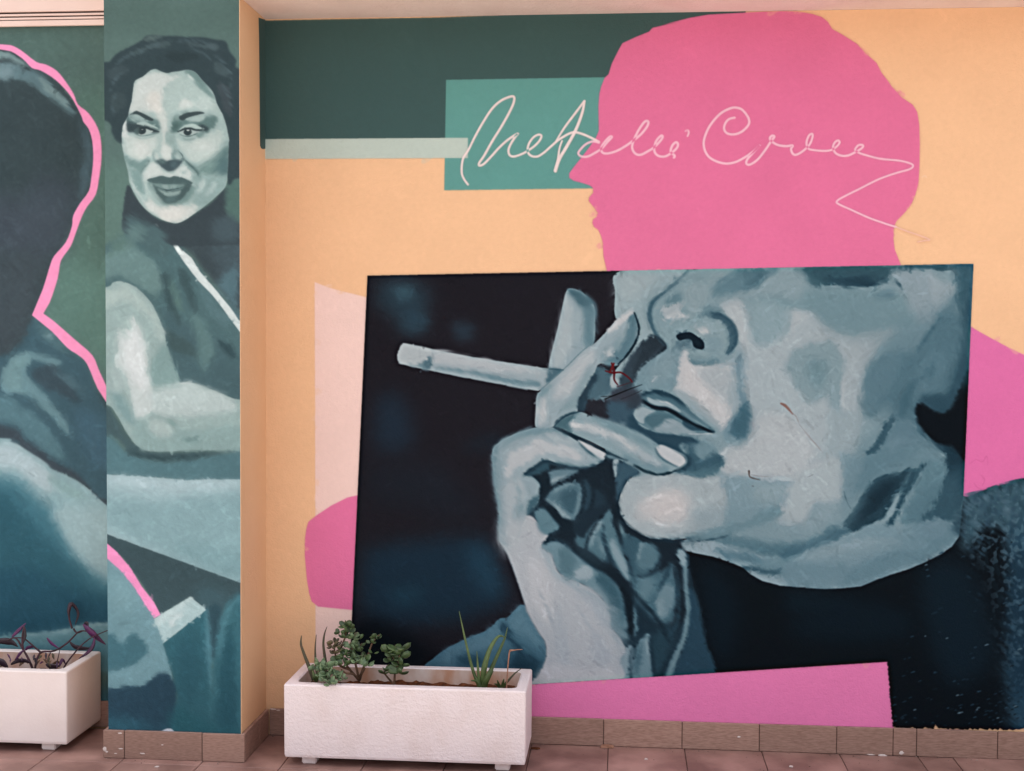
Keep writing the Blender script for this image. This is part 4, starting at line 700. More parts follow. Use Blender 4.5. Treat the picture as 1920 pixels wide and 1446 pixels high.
def paint_left():
    Cn = Canvas(-200, -20, 240, 1480, '#54706a', 9)
    Cn.lo, Cn.hi = 0.5, 199
    F, S = Cn.F, Cn.S
    F(L2("320 0 640 0 640 700 500 560 260 330"), '#5c8177', 14, .6); F(L1("300 600 640 500 640 1446 400 1446"), '#56776d', 18, .6)
    inner = np.vstack([L1("-300 262 0 262 60 270 200 360 300 420 400 550 470 660 530 750 548 900 530 1040 430 1230 330 1430"), L2("260 180 210 330 640 880 640 1500 -300 1500")])
    F(inner, '#3a4a4e', 1, 0, sm=0)
    F(L1("0 290 60 300 125 340 160 385 60 340 0 330"), '#7b9798', 2.4, .8); F(L1("0 360 40 358 130 382 250 430 330 520 405 605 418 655 340 605 270 545 180 480 100 445 0 452"), '#5c797f', 2.6, 1., 0); F(L1("0 370 60 370 80 430 0 445"), '#748f95', 4, .8)
    F(L1("220 440 300 490 390 600 330 570 250 500"), '#738f90', 2.4, 1., 0)
    F(L1("440 660 505 760 520 900 492 1060 430 1170 455 1000 482 850"), '#4a626b', 4, .8, 2); F(L1("200 1000 420 1050 400 1250 330 1400 150 1300"), '#414e57', 14, .8); F(L1("0 1100 300 1200 300 1446 0 1446"), '#44505a', 18, .7)
    F(L2("0 0 240 0 180 330 100 500 0 560"), '#435057', 10, .6)
    F(L2("0 560 60 540 130 480 190 350 290 425 380 520 480 600 550 750 640 900 640 1440 420 1230 280 1200 0 1040"), '#40606c', 2, .5)
    F(L2("180 345 290 425 400 560 330 540 220 440"), '#4d6f78', 3, .8); F(L2("250 450 300 440 280 470"), '#6f9096', 2)
    F(L2("10 680 50 590 130 545 220 555 345 600 300 620 200 590 150 640 200 730 290 830 372 940 385 1005 280 905 160 795 60 772 12 740"), '#66 8c94'.replace(' ', ''), 2.6, .8, 0); F(L2("20 660 70 590 140 560 170 600 110 660 140 740 60 760"), '#71979c', 4, .8)
    F(L2("180 660 300 620 400 720 445 835 380 805 220 722"), '#3c505a', 3.4, .8, 0); F(L2("300 650 420 700 480 800 440 760"), '#4f6f7a', 3, .8, 0)
    F(L2("0 790 100 830 250 950 372 1142 300 1132 150 1022 0 940"), '#557b85', 3.4, .9, 0); F(L2("0 955 150 1040 300 1150 430 1232 600 1380 640 1460 420 1260 280 1205 130 1090 0 1035"), '#3f4c55', 2.6, .8, 0)
    F(L2("420 860 560 900 640 1000 640 1200 520 1180 440 1020"), '#44677 8'.replace(' ', ''), 8, .8)
    F(np.vstack([L2("0 1030 60 1050 130 1085 250 1165 300 1205 430 1265 530 1345 640 1430"), L3("640 700 0 720")]), '#8db0b5', 1.2, .3)
    F(L2("0 1060 130 1110 260 1200 330 1290 250 1320 120 1240 0 1200"), '#aec4c9', 5, .8, 0); F(L2("280 1240 400 1290 490 1370 400 1350 300 1290"), '#86a9a9', 3, .8)
    F(np.vstack([L2("0 1250 130 1290 250 1400"), L3("330 0 400 200 520 330 640 400 640 650 300 675 0 705")]), '#437786', 9, .7, 1)
    F(np.vstack([L2("0 1340 100 1400"), L3("250 120 420 300 500 400 640 470 640 650 300 680 0 710")]), '#30606f', 12, .7, 1); F(L3("0 320 200 330 400 430 640 520 640 640 300 675 0 700"), '#28546 6'.replace(' ', ''), 10, .6)
    F(L3("300 -20 640 -20 640 350 470 270 380 150"), '#97b6ba', 7, .8, 1)
    F(L3("0 702 120 686 280 682 420 652 560 628 640 640 640 900 0 900"), '#679398', 1.4, .4); F(L3("0 760 300 740 500 720 640 760 640 900 0 900"), '#50808a', 7, .7)
    S(L3("20 700 300 684 480 642 620 634"), [8, 14, 20, 16], '#8db1b4', 1.6, zk=3)
    F(L3("-300 1000 640 1000 640 1500 -300 1500"), '#3f6f7c', 10)
    Cn.blend(np.ones((Cn.h, Cn.w), np.float32), 3, .03)
    Cn.strokes(3200, 16, 3.8, .04, (0, 60, 205, 1250), .5)
    F(PINKL, '#fb9cc6', .7, 0, sm=0)
    g = Cn.im.mean(2, keepdims=True); pk = np.clip((Cn.im[..., :1] - Cn.im[..., 1:2]) * 5, 0, 1); Cn.im += (1 - pk) * .14 * (g - Cn.im)
    Cn.grain(.016)
    return Cn
# ------------------------------------------------------------------ materials
def hexlin(h):
    c = np.array([int(h[i:i+2], 16) for i in (1, 3, 5)]) / 255.
    return np.where(c <= .04045, c / 12.92, ((c + .055) / 1.055) ** 2.4)
def ND(nt, t, **k):
    n = nt.nodes.new(t)
    for a, b in k.items():
        if a in n.inputs: n.inputs[a].default_value = b
        else: setattr(n, a, b)
    return n
def stucco(nt, bsdf, layers):
    """fine plaster relief: summed noises -> bump"""
    tc = ND(nt, 'ShaderNodeNewGeometry'); prev = None
    for sc_, det, dist, st in layers:
        n = ND(nt, 'ShaderNodeTexNoise'); n.inputs['Scale'].default_value = sc_; n.inputs['Detail'].default_value = det
        nt.links.new(tc.outputs['Position'], n.inputs['Vector'])
        b = ND(nt, 'ShaderNodeBump'); b.inputs['Distance'].default_value = dist; b.inputs['Strength'].default_value = st
        nt.links.new(n.outputs[0], b.inputs['Height'])
        if prev: nt.links.new(prev.outputs[0], b.inputs['Normal'])
        prev = b
    nt.links.new(prev.outputs[0], bsdf.inputs['Normal'])
def base(name, rough=.7, spec=.3):
    m = bpy.data.materials.new(name); m.use_nodes = True
    b = m.node_tree.nodes['Principled BSDF']; b.inputs['Roughness'].default_value = rough
    b.inputs['Specular IOR Level'].default_value = spec
    return m, m.node_tree, b
WALL_BUMP = [(45, 3, .005, .30), (150, 3, .0028, .6)]
def mat(name, col, col2=None, scale=6, rough=.7, spec=.3, bump=None, gain=True, contrast=(.35, .65), rand=0., detail=4, stretch=None):
    m, nt, b = base(name, rough, spec)
    c1 = hexlin(col) * (GAIN if gain else 1); c2 = hexlin(col2 or col) * (GAIN if gain else 1)
    tc = ND(nt, 'ShaderNodeNewGeometry'); vec = tc.outputs['Position']
    if stretch:
        mp = ND(nt, 'ShaderNodeMapping'); mp.inputs['Scale'].default_value = stretch; nt.links.new(vec, mp.inputs['Vector']); vec = mp.outputs[0]
    n = ND(nt, 'ShaderNodeTexNoise'); n.inputs['Scale'].default_value = scale; n.inputs['Detail'].default_value = detail
    nt.links.new(vec, n.inputs['Vector'])
    mr = ND(nt, 'ShaderNodeMapRange'); mr.inputs[1].default_value, mr.inputs[2].default_value = contrast; nt.links.new(n.outputs[0], mr.inputs[0])
    mx = ND(nt, 'ShaderNodeMix', data_type='RGBA'); mx.inputs[6].default_value = (*np.clip(c1, 0, .9), 1); mx.inputs[7].default_value = (*np.clip(c2, 0, .9), 1)
    nt.links.new(mr.outputs[0], mx.inputs[0]); out = mx.outputs[2]
    if rand:
        oi = ND(nt, 'ShaderNodeObjectInfo'); r2 = ND(nt, 'ShaderNodeMapRange'); r2.inputs[3].default_value, r2.inputs[4].default_value = 1 - rand, 1 + rand
        nt.links.new(oi.outputs['Random'], r2.inputs[0]); h = ND(nt, 'ShaderNodeHueSaturation'); nt.links.new(r2.outputs[0], h.inputs['Value']); nt.links.new(out, h.inputs['Color']); out = h.outputs[0]
    nt.links.new(out, b.inputs['Base Color'])
    if bump: stucco(nt, b, bump)
    m['out'] = 1
    return m
def paint_mat(name, img):
    m, nt, b = base(name, .8, .03)
    t = ND(nt, 'ShaderNodeTexImage'); t.image = img; t.extension = 'EXTEND'; t.interpolation = 'Cubic'
    nt.links.new(t.outputs[0], b.inputs['Base Color'])
    stucco(nt, b, WALL_BUMP)
    return m
def to_wall(cv, name, axis_y, X0, X1, H, ppm):
    """bring the painting to the wall's own metres (x along the wall, z up)"""
    nx, nz = int((X1 - X0) * ppm), int(H * ppm)
    X, Zg = np.meshgrid(X0 + (np.arange(nx) + .5) / ppm, (np.arange(nz) + .5) / ppm)
    d = np.stack([X, np.full_like(X, axis_y), Zg], -1) - CAM
    z = d @ _f; px = 960 + FPX * (d @ RIGHT) / z - cv.x0 - .5; py = 723 - FPX * (d @ UP) / z - cv.y0 - .5
    px = np.clip(px, 0, cv.w - 1.001); py = np.clip(py, 0, cv.h - 1.001)
    i, j = px.astype(int), py.astype(int); a, b = (px - i)[..., None], (py - j)[..., None]
    im = cv.im
    c = (im[j, i] * (1-a) + im[j, i+1] * a) * (1-b) + (im[j+1, i] * (1-a) + im[j+1, i+1] * a) * b
    lin = np.where(c <= .04045, c / 12.92, ((c + .055) / 1.055) ** 2.4)
    lin = np.clip(lin * GAIN, .002, .88)
    s = np.where(lin <= .0031308, lin * 12.92, 1.055 * lin ** (1 / 2.4) - .055)
    img = bpy.data.images.new(name, nx, nz)
    buf = np.ones((nz, nx, 4), np.float32); buf[..., :3] = s
    img.pixels.foreach_set(buf.ravel()); img.update(); img.pack()
    return img

# ------------------------------------------------------------------ object helpers
def link(name, me, m=None, parent=None, **k):
    o = bpy.data.objects.new(name, me); COL.objects.link(o)
    if m and me: me.materials.append(m)
    if parent: o.parent = parent
    for a, b in k.items(): o[a] = b
    return o
def thing(name, loc, label, cat, group=None):
    o = link(name, None); o.location = loc; o.empty_display_size = .05
    o['label'] = label; o['category'] = cat
    if group: o['group'] = group
    return o
def build(name, bm, m, parent=None, smooth=False, world=True, **k):
    me = bpy.data.meshes.new(name); bmesh.ops.recalc_face_normals(bm, faces=bm.faces[:]); bm.to_mesh(me); bm.free()
    if smooth:
        for p in me.polygons: p.use_smooth = True
    if parent and world: me.transform(Matrix.Translation(-parent.location))
    return link(name, me, m, parent, **k)
def bx(bm, x0, x1, y0, y1, z0, z1, bev=0., seg=1):
    r = bmesh.ops.create_cube(bm, size=1)
    bmesh.ops.transform(bm, matrix=Matrix.Translation(((x0+x1)/2, (y0+y1)/2, (z0+z1)/2)) @ Matrix.Diagonal((x1-x0, y1-y0, z1-z0, 1)), verts=r['verts'])
    if bev: bmesh.ops.bevel(bm, geom=list({e for v in r['verts'] for e in v.link_edges}), offset=bev, segments=seg, affect='EDGES')
def BX(*a, **k):
    bm = bmesh.new(); bx(bm, *a, **k); return bm
def film(name, pts_px, depth, plane, m, parent, X0, W, H, layer, strip=False):
    """a coat of paint: the outline on the wall, a hair proud of the coat below"""
    p = [at(x, y, 1, plane) for x, y in pts_px]
    bm = bmesh.new(); y = plane - layer * .0007
    n = len(p); q = [(c[0], y - (.0004 * min(i, n - i) / n if strip else 0), c[2]) for i, c in enumerate(p)]
    vs = [bm.verts.new(c) for c in q]
    if strip:        # outline made by ribbon(): a point, one side, a point, the other side back
        h = n // 2; A_, B_ = [vs[0]] + vs[1:h] + [vs[h]], [vs[0]] + vs[h+1:][::-1] + [vs[h]]
        for i in range(len(A_) - 1):
            fv = []
            for v in (A_[i], B_[i], B_[i+1], A_[i+1]):
                if v not in fv: fv.append(v)
            if len(fv) > 2: bm.faces.new(fv)
    else:
        for t in tessellate_polygon([[Vector((c[0], c[2], 0)) for c in q]]): bm.faces.new([vs[i] for i in t])
    uv = bm.loops.layers.uv.new('UVMap')
    for f in bm.faces:
        for l in f.loops: l[uv].uv = ((l.vert.co.x - X0) / W, l.vert.co.z / H)
    bm.normal_update()
    for f in bm.faces:
        if f.normal.y > 0: f.normal_flip()
    me = bpy.data.meshes.new(name); bm.to_mesh(me); bm.free(); me.transform(Matrix.Translation(-parent.location))
    return link(name, me, m, parent)
def sheet(name, x0, x1, y, z0, z1, m, parent, X0, W, H):
    bm = bmesh.new(); v = [bm.verts.new(c) for c in ((x0, y, z0), (x1, y, z0), (x1, y, z1), (x0, y, z1))]
    f = bm.faces.new(v); uv = bm.loops.layers.uv.new('UVMap')
    for l in f.loops: l[uv].uv = ((l.vert.co.x - X0) / W, l.vert.co.z / H)
    me = bpy.data.meshes.new(name); bm.to_mesh(me); bm.free(); me.transform(Matrix.Translation(-parent.location))
    return link(name, me, m, parent)
def tube(bm, pts, rad, n=7, flat=1.):
    """tapered tube along a smooth line"""
    pts = cat(np.asarray(pts, float), False, 5); N = len(pts); rr = np.interp(np.linspace(0, 1, N), np.linspace(0, 1, len(rad)), rad)
    ref = np.array([.13, 1., .21]); rings = []
    for i in range(N):
        t = pts[min(i+1, N-1)] - pts[max(i-1, 0)]; t /= np.linalg.norm(t) + 1e-9
        a = np.cross(t, ref); a /= np.linalg.norm(a) + 1e-9; b = np.cross(t, a)
        rings.append([bm.verts.new(pts[i] + rr[i] * (a * math.cos(2*math.pi*k/n) + b * flat * math.sin(2*math.pi*k/n))) for k in range(n)])
    for i in range(N - 1):
        for k in range(n): bm.faces.new((rings[i][k], rings[i][(k+1) % n], rings[i+1][(k+1) % n], rings[i+1][k]))
    bm.faces.new(rings[0][::-1]); bm.faces.new(rings[-1])
rnd = random.Random(11)

# ------------------------------------------------------------------ paint the three surfaces
H = 2.9
PY, PW = -.3422, .526            # pillar: front plane, width (its right-hand face is x = 0)
LY = .03                         # the wall left of the pillar
cA = paint_back(); iA = to_wall(cA, 'mural_paint', 0, 0, 3.7, H, 520); del cA
cB = paint_pillar(); iB = to_wall(cB, 'pillar_paint', PY, -PW, 0, H, 620); del cB
cC = paint_left(); iC = to_wall(cC, 'wall_paint', LY, -1.15, -.50, H, 560); del cC
MA, MB_, MC = paint_mat('mural_paint', iA), paint_mat('pillar_paint', iB), paint_mat('wall_paint', iC)
M_peach = mat('peach_paint', '#efbd92', '#ecb88c', 3, .65, .25, WALL_BUMP)
M_band = mat('dark_green_paint', '#415957', '#3d5451', 5, .62, .22, WALL_BUMP)
M_ceil = mat('ceiling_plaster', '#f6ddd2', '#efd3c8', 5, .85, .2, [(70, 4, .010, .6), (320, 2, .003, .6)])
M_lint = mat('pale_pink_metal', '#efd2c4', '#ebcabc', 4, .5, .35)
M_dark = mat('shadow_gap', '#4a3430', '#3a2826', 30, .8, .2)
M_skirt = mat('skirting_stoneware', '#b28a7a', '#8f6a5b', 3, .55, .35, [(18, 5, .002, .5)], rand=.16, contrast=(.3, .75), stretch=(14, 14, 90))
M_grout = mat('grout', '#6e564d', '#523f39', 40, .9, .1)
M_tile = mat('floor_stoneware', '#b08578', '#845f55', 5, .5, .4, [(90, 5, .002, .35), (14, 3, .003, .3)], rand=.15, contrast=(.35, .62), detail=9)
M_ground = mat('pale_bounce_ground', '#d5c5b6', '#c6b5a6', 3, .9, .2, [(120, 3, .003, .5)])  # unseen ground, made pale to bounce light up to wall and ceiling
M_plant = mat('white_planter_paint', '#fbe5e1', '#e8cbc1', 3.5, .6, .3, [(70, 4, .005, .6), (190, 3, .003, .7)], contrast=(.5, .95), detail=8, stretch=(2.2, 2.2, 1.1))
M_plant2 = mat('white_planter_smooth', '#fae7e0', '#efd9d1', 3, .6, .3, [(60, 3, .002, .3), (200, 2, .001, .4)])
M_inner = mat('stained_planter_lining', '#f0d8cc', '#d29a7c', 11, .75, .2, [(90, 3, .002, .4)], contrast=(.3, .62), stretch=(1, 1, .5))
M_soil = mat('dry_soil', '#7a472c', '#4a2a1c', 45, .95, .1, [(90, 5, .01, 1.)])
M_chip = mat('plaster_chip', '#e6d3cb', '#d8c0b6', 60, .8)
M_aloe = mat('aloe_leaf', '#44552f', '#5d6c3c', 30, .45, .4, rand=.15)
M_aloed = mat('aloe_leaf_dry', '#5b4a3a', '#4a4a34', 40, .6, .3, rand=.1)
M_jade = mat('jade_leaf', '#586a40', '#3c4d30', 40, .38, .45, rand=.28)
M_jadeg = mat('jade_leaf_grey', '#75875f', '#55684c', 40, .42, .4, rand=.2)
M_jadeb = mat('jade_leaf_brown', '#6f6046', '#4f4a36', 40, .45, .35, rand=.2)
M_stem = mat('jade_stem', '#7d5a44', '#5a4232', 60, .7)
M_dry = mat('dry_stalk', '#b5826a', '#96664f', 60, .7)
M_purp = mat('purple_leaf', '#63285c', '#432040', 50, .4, .4, rand=.3)
M_purpd = mat('purple_leaf_dark', '#3a2630', '#2b1f2a', 50, .5, .4, rand=.3)
M_pstem = mat('purple_stem', '#52303c', '#3c262a', 50, .6)

# ------------------------------------------------------------------ ground, floor, ceiling
bm = bmesh.new(); bmesh.ops.create_grid(bm, x_segments=1, y_segments=1, size=150)
for v in bm.verts: v.co.z = -.03
build('ground', bm, M_ground, kind='structure')
pave = build('pavement', BX(-2.4, 6.2, -.7, -.0, -.05, -.006), M_grout, kind='structure')
xs = [-2.295, -1.985, -1.68, -1.373, -1.067, -.762, -.457, -.147, .165, .475, .783, 1.092, 1.398, 1.70, 2.003, 2.305, 2.607, 2.74, 3.045, 3.35, 3.655, 3.96, 4.265, 4.57, 4.875, 5.18, 5.485, 5.79, 6.095]
ys = [-.002, -.405, -.7]
meshes = {}
for i in range(len(xs) - 1):
    for j in range(len(ys) - 1):
        wx, wy = round(xs[i+1] - xs[i] - .003, 4), round(ys[j] - ys[j+1] - .003, 4)
        if (wx, wy) not in meshes:
            me = bpy.data.meshes.new('floor_tile'); b = BX(-wx/2, wx/2, -wy/2, wy/2, -.012, 0, bev=.0015); b.to_mesh(me); b.free(); me.materials.append(M_tile); meshes[(wx, wy)] = me
        o = link('floor_tile', meshes[(wx, wy)], None, pave)
        o.location = ((xs[i] + xs[i+1]) / 2, (ys[j] + ys[j+1]) / 2, rnd.uniform(-.0012, .0006)); o.rotation_euler = (rnd.uniform(-.002, .002), rnd.uniform(-.002, .002), 0)
build('ceiling', BX(-.001, 6.2, -.36, .25, H + .0005, H + .35), M_ceil, kind='structure')

# ------------------------------------------------------------------ the wall with the big portrait
wall = thing('mural_wall', (1.8, 0, 0), 'wide peach wall with the pink head silhouette, handwritten signature and big smoking portrait', 'wall')
bm = BX(0, 6.2, .0015, .25, -.01, H)
build('plaster', bm, M_peach, wall)
sheet('painted_field', 0, 6.2, 0, 0, H, MA, wall, 0, 3.7, H)
for nm, P, k, lab in (('painted_band', BAND, 1, 'dark green painted band under the ceiling'), ('painted_rectangle', TEALR, 2, 'teal painted rectangle behind the signature'), ('painted_strip', PALE, 3, 'pale grey green painted strip'),
        ('painted_stripe', STRIPE, 1, 'pale pink upright painted stripe'), ('painted_blob', BLOB, 2, 'rounded pink painted shape left of the portrait'), ('painted_shoulder', SHOULDER, 1, 'pink painted shape right of the portrait'),
        ('painted_silhouette', HEAD, 4, 'pink painted silhouette of a head in profile'), ('painted_foot_band', FOOTBAND, 2, 'pink painted band above the skirting'), ('painted_portrait', PANEL, 5, 'blue grey painted portrait of a mouth, chin and hand with a cigarette')):
    film(nm, P, 0, 0, MA, wall, 0, 3.7, H, k)['label'] = lab
for i, ((P, wd), k) in enumerate(zip(SIGS, SIGK)): film('signature_stroke', ribbon(P, np.array(wd) * .86, k), 0, 0, MA, wall, 0, 3.7, H, 5.2 + .6 * (i % 4), True)
def skirting(xa, xb, cuts, y, parent, z=.1083):
    e = [xa] + [c for c in cuts if xa < c < xb] + [xb]
    build('grout_bed', BX(xa + .001, xb - .001, y + .004, y + .0135, 0, z - .004), M_grout, parent)
    for a, b in zip(e[:-1], e[1:]):
        build('skirting_tile', BX(a + .0015, b - .0015, y + rnd.uniform(-.0008, .0008), y + .012, .001, z + rnd.uniform(-.001, .001), bev=.0015), M_skirt, parent)
skirting(.016, 6.2, [.155, .46, .77, 1.075, 1.379, 1.69, 1.993, 2.293, 2.51, 2.60, 2.908, 3.21, 3.515, 3.82, 4.125, 4.43, 4.735, 5.04, 5.345, 5.65, 5.955], -.015, wall)

# ------------------------------------------------------------------ pillar
pil = thing('pillar', (-PW / 2, PY / 2, 0), 'square pillar painted with a dark haired woman over a bent arm and a book', 'pillar')
build('shaft', BX(-PW, -.002, PY + .0015, .2, -.01, 3.25), M_peach, pil)
build('side_face', BX(-.0019, 0, PY, .2, 0, H), M_peach, pil)
sheet('painted_face', -PW, -.002, PY, 0, 3.25, MB_, pil, -PW, PW, H)
bm = bmesh.new()
ov = [at(x, y, 0, 0.) for x, y in ((484.5, 33), (498, 38), (500, 150), (500, 280), (493, 280), (489.5, 278), (487.5, 274), (487, 240), (486.5, 180), (486, 120), (485.5, 70))]
bm.faces.new([bm.verts.new((.0007, min(q[1], -.0002), min(q[2], H - .0004))) for q in ov])
build('overpaint', bm, M_band, pil, label='dark green paint strip running round the inner corner')
z = .1083; y = PY - .015
build('grout_bed', BX(-PW - .013, .013, y + .003, PY - .001, 0, z - .004), M_grout, pil)
for a, b in ((-PW - .015, -.457), (-.457, -.15), (-.15, .015)):
    build('skirting_tile', BX(a + .0015 * (a > -.5), b - .0015 * (b < 0), y, y + .0125, .001, z + rnd.uniform(-.001, .001), bev=.0015), M_skirt, pil)
for a, b in ((PY - .002, -.155), (-.155, -.0165)):
    build('skirting_tile', BX(.001, .015, a + .001, b - .001, .001, z + rnd.uniform(-.001, .001), bev=.0015), M_skirt, pil)
    build('skirting_tile', BX(-PW - .015, -PW - .001, a + .001, b - .001, .001, z, bev=.0015), M_skirt, pil)
def splash(px, py, wd, hg, plane, parent):
    c = at(px, py, 1, plane); bm = bmesh.new(); n = 11
    rr = [rnd.uniform(.6, 1.1) for _ in range(n)]
    v0 = [bm.verts.new((c[0] + wd * rr[k] * math.cos(2*math.pi*k/n), plane, c[2] + hg * rr[k] * math.sin(2*math.pi*k/n))) for k in range(n)]
    v1 = [bm.verts.new((c[0] + .6 * (q.co.x - c[0]), plane - .0014, c[2] + .6 * (q.co.z - c[2]))) for q in v0]
    for k in range(n): bm.faces.new((v0[k], v0[(k+1) % n], v1[(k+1) % n], v1[k]))
    bm.faces.new(v1)
    build('paint_splash', bm, M_chip, parent)
for a in ((196, 1405, .009, .010), (200, 1410, .006, .005), (226, 1404, .010, .003), (267, 1413, .014, .0035), (304, 1397, .006, .002), (225, 1375, .010, .003), (217, 1413, .007, .002)): splash(*a, PY - .0155, pil)
for a in ((1655, 1417, .020, .006), (1690, 1412, .012, .008), (1632, 1415, .018, .003), (1385, 1382, .008, .004)): splash(*a, -.0165, wall)
for a in ((512, 1330, .014, .004), (522, 1332, .010, .003)): splash(*a, -.0165, wall)

# ------------------------------------------------------------------ wall left of the pillar
lw = thing('side_wall', (-1.4, LY, 0), 'dark green wall left of the pillar, with a pink outlined figure seen from behind', 'wall')
build('plaster', BX(-2.4, -PW - .001, LY + .0015, .25, -.01, 3.25), M_peach, lw)
sheet('painted_field', -2.4, -PW - .001, LY, 0, H, MC, lw, -1.15, .65, H)
film('painted_outline', [(max(x, -195), y) for x, y in PINKL if x < 206 or True], 0, LY, MC, lw, -1.15, .65, H, 1)['label'] = 'pink painted outline of a head and back'
skirting(-2.4, -PW - .016, [-2.1, -1.8, -1.5, -1.2, -.9], LY - .015, lw)
lin = thing('lintel', (-1.4, LY, 2.89), 'pale pink grooved lintel across the top of the wall left of the pillar', 'lintel')
zt = [at(190, y, 1, LY - .02)[2] for y in (47, 36.5, 34.5, 30.5, 27.5, 23.5, 20)]
build('backing', BX(-2.4, -PW - .0015, LY - .010, LY - .001, zt[0] + .004, 3.24), M_dark, lin)
for a, b, d in ((zt[0], zt[1], .022), (zt[2], zt[3], .020), (zt[4], zt[5], .019), (zt[6], 3.25, .022)):
    build('moulding', BX(-2.4, -PW - .002, LY - d, LY - .009, a, b, bev=.0012), M_lint, lin)

# ------------------------------------------------------------------ planters
def rrect(x0, x1, y0, y1, r, n=5):
    o = []
    for cx, cy, a0 in ((x1 - r, y0 + r, -90), (x1 - r, y1 - r, 0), (x0 + r, y1 - r, 90), (x0 + r, y0 + r, 180)):
        for k in range(n + 1):
            a = math.radians(a0 + 90 * k / n); o.append((cx + r * math.cos(a), cy + r * math.sin(a)))
    return o
def planter(name, x0, x1, y0, y1, zt, label, mt, soil_z, zs):
    t = thing(name, ((x0 + x1) / 2, (y0 + y1) / 2, 0), label, 'planter', 'white planter troughs along the wall')
    bm = bmesh.new(); z0 = .03; wl = .040
    spec = [(x0 + .012, x1 - .012, y0 + .012, y1 - .012, .004, z0 + .0005), (x0 + .004, x1 - .004, y0 + .004, y1 - .004, .005, z0 + .003), (x0 + .0015, x1 - .0015, y0 + .0015, y1 - .0015, .006, z0 + .012)]
    spec += [(x0 + .001 * (1 - s), x1 - .001 * (1 - s), y0 + .001 * (1 - s), y1 - .001 * (1 - s), .007, z0 + (zt - z0) * s) for s in (.3, .6, .9)]
    spec += [(x0, x1, y0, y1, .007, zt - .006), (x0 + .0025, x1 - .0025, y0 + .0025, y1 - .0025, .007, zt - .0015), (x0 + .007, x1 - .007, y0 + .007, y1 - .007, .007, zt),
             (x0 + wl - .006, x1 - wl + .006, y0 + wl - .006, y1 - wl + .006, .032, zt), (x0 + wl, x1 - wl, y0 + wl, y1 - wl, .030, zt - .004)]
    rings = [[bm.verts.new((*p, s[5])) for p in rrect(*s[:5])] for s in spec]; n = len(rings[0])
    for a, b in zip(rings[:-1], rings[1:]):
        for k in range(n): bm.faces.new((a[k], a[(k+1) % n], b[(k+1) % n], b[k]))
    bm.faces.new(rings[0][::-1])
    build('body', bm, mt, t, smooth=False)
    bm = bmesh.new(); rg2 = [[bm.verts.new((*p, q)) for p in rrect(x0 + wl, x1 - wl, y0 + wl, y1 - wl, .03)] for q in (zt - .004, (zt + soil_z) / 2, .12)]
    for a, b in zip(rg2[:-1], rg2[1:]):
        for k in range(n): bm.faces.new((a[k], b[k], b[(k+1) % n], a[(k+1) % n]))
    bm.faces.new(rg2[-1])
    me = bpy.data.meshes.new('lining'); bm.to_mesh(me); bm.free(); me.transform(Matrix.Translation(-t.location)); link('lining', me, M_inner, t)
    bm = bmesh.new(); nx, ny = 60, 20; g = []
    for j in range(ny + 1):
        for i in range(nx + 1):
            u, v = i / nx, j / ny
            zz = zs(u) + .006 * math.sin(37 * u + 5 * v) * math.sin(11 * v + 23 * u) + rnd.uniform(-.004, .005)
            g.append(bm.verts.new((x0 + wl + (x1 - x0 - 2 * wl) * u, y0 + wl + (y1 - y0 - 2 * wl) * v, zz)))
    for j in range(ny):
        for i in range(nx): bm.faces.new((g[j*(nx+1)+i], g[j*(nx+1)+i+1], g[(j+1)*(nx+1)+i+1], g[(j+1)*(nx+1)+i]))
    build('soil', bm, M_soil, t, smooth=True)
    for fx in (x0 + .09, x1 - .09):
        for fy in (y0 + .03, y1 - .09):
            build('foot', BX(fx - .028, fx + .028, fy, fy + .06, 0, z0 + .001, bev=.004, seg=2), mt, t)
    return t
planter('stone_planter', .173, 1.094, -.372, -.045, .3125, 'white rough planter trough in front of the portrait, holding jade plants and aloes', M_plant, .235, lambda u: .246 + .010 * math.sin(3 * u))
planter('stone_planter', -1.623, -.703, -.318, .014, .320, 'smooth white planter trough left of the pillar, holding purple trailing stems', M_plant2, .25, lambda u: .25)

# ------------------------------------------------------------------ plants
def zpt(k, x0, y0): return lambda X, Y, yy: at(x0 + X / k, y0 + Y / k, 1, yy)
Z1, Z2, Z3 = zpt(4.4357, 500, 1120), zpt(4.4357, 760, 1120), zpt(4.4367, 0, 1120)
def blade(pts, rad, m, parent, n=7, flat=.55):
    bm = bmesh.new(); tube(bm, pts, rad, n, flat); return build('leaf', bm, m, parent, smooth=True)
sz = .24
al = thing('aloe_plant', tuple(at(905, 1287, 1, -.20)[:2]) + (sz,), 'green aloe with a tall straight leaf and folded leaves, right end of planter', 'plant', 'aloes in the planter')
blade([Z2(625, 770, -.20), Z2(560, 600, -.20), Z2(500, 360, -.19), Z2(447, 115, -.18)], [.0085, .0068, .0045, .0012], M_aloe, al)
blade([Z2(640, 770, -.215), Z2(655, 600, -.22), Z2(700, 440, -.215), Z2(760, 340, -.20), Z2(800, 322, -.19), Z2(835, 345, -.185)], [.010, .012, .009, .006, .004, .0015], M_aloe, al)
blade([Z2(650, 775, -.21), Z2(715, 600, -.20), Z2(790, 430, -.19), Z2(828, 340, -.18), Z2(850, 250, -.17)], [.010, .0085, .006, .004, .001], M_aloe, al)
blade([Z2(640, 770, -.24), Z2(680, 680, -.25), Z2(715, 610, -.25), Z2(725, 600, -.25)], [.009, .012, .010, .007], M_aloe, al)
blade([Z2(620, 770, -.225), Z2(605, 600, -.22), Z2(595, 450, -.21)], [.007, .0055, .0012], M_aloe, al)
blade([Z2(620, 770, -.24), Z2(590, 700, -.25), Z2(545, 695, -.26)], [.007, .006, .0015], M_aloe, al)
blade([Z2(640, 770, -.23), Z2(600, 700, -.225), Z2(570, 640, -.22)], [.007, .005, .0015], M_aloe, al)
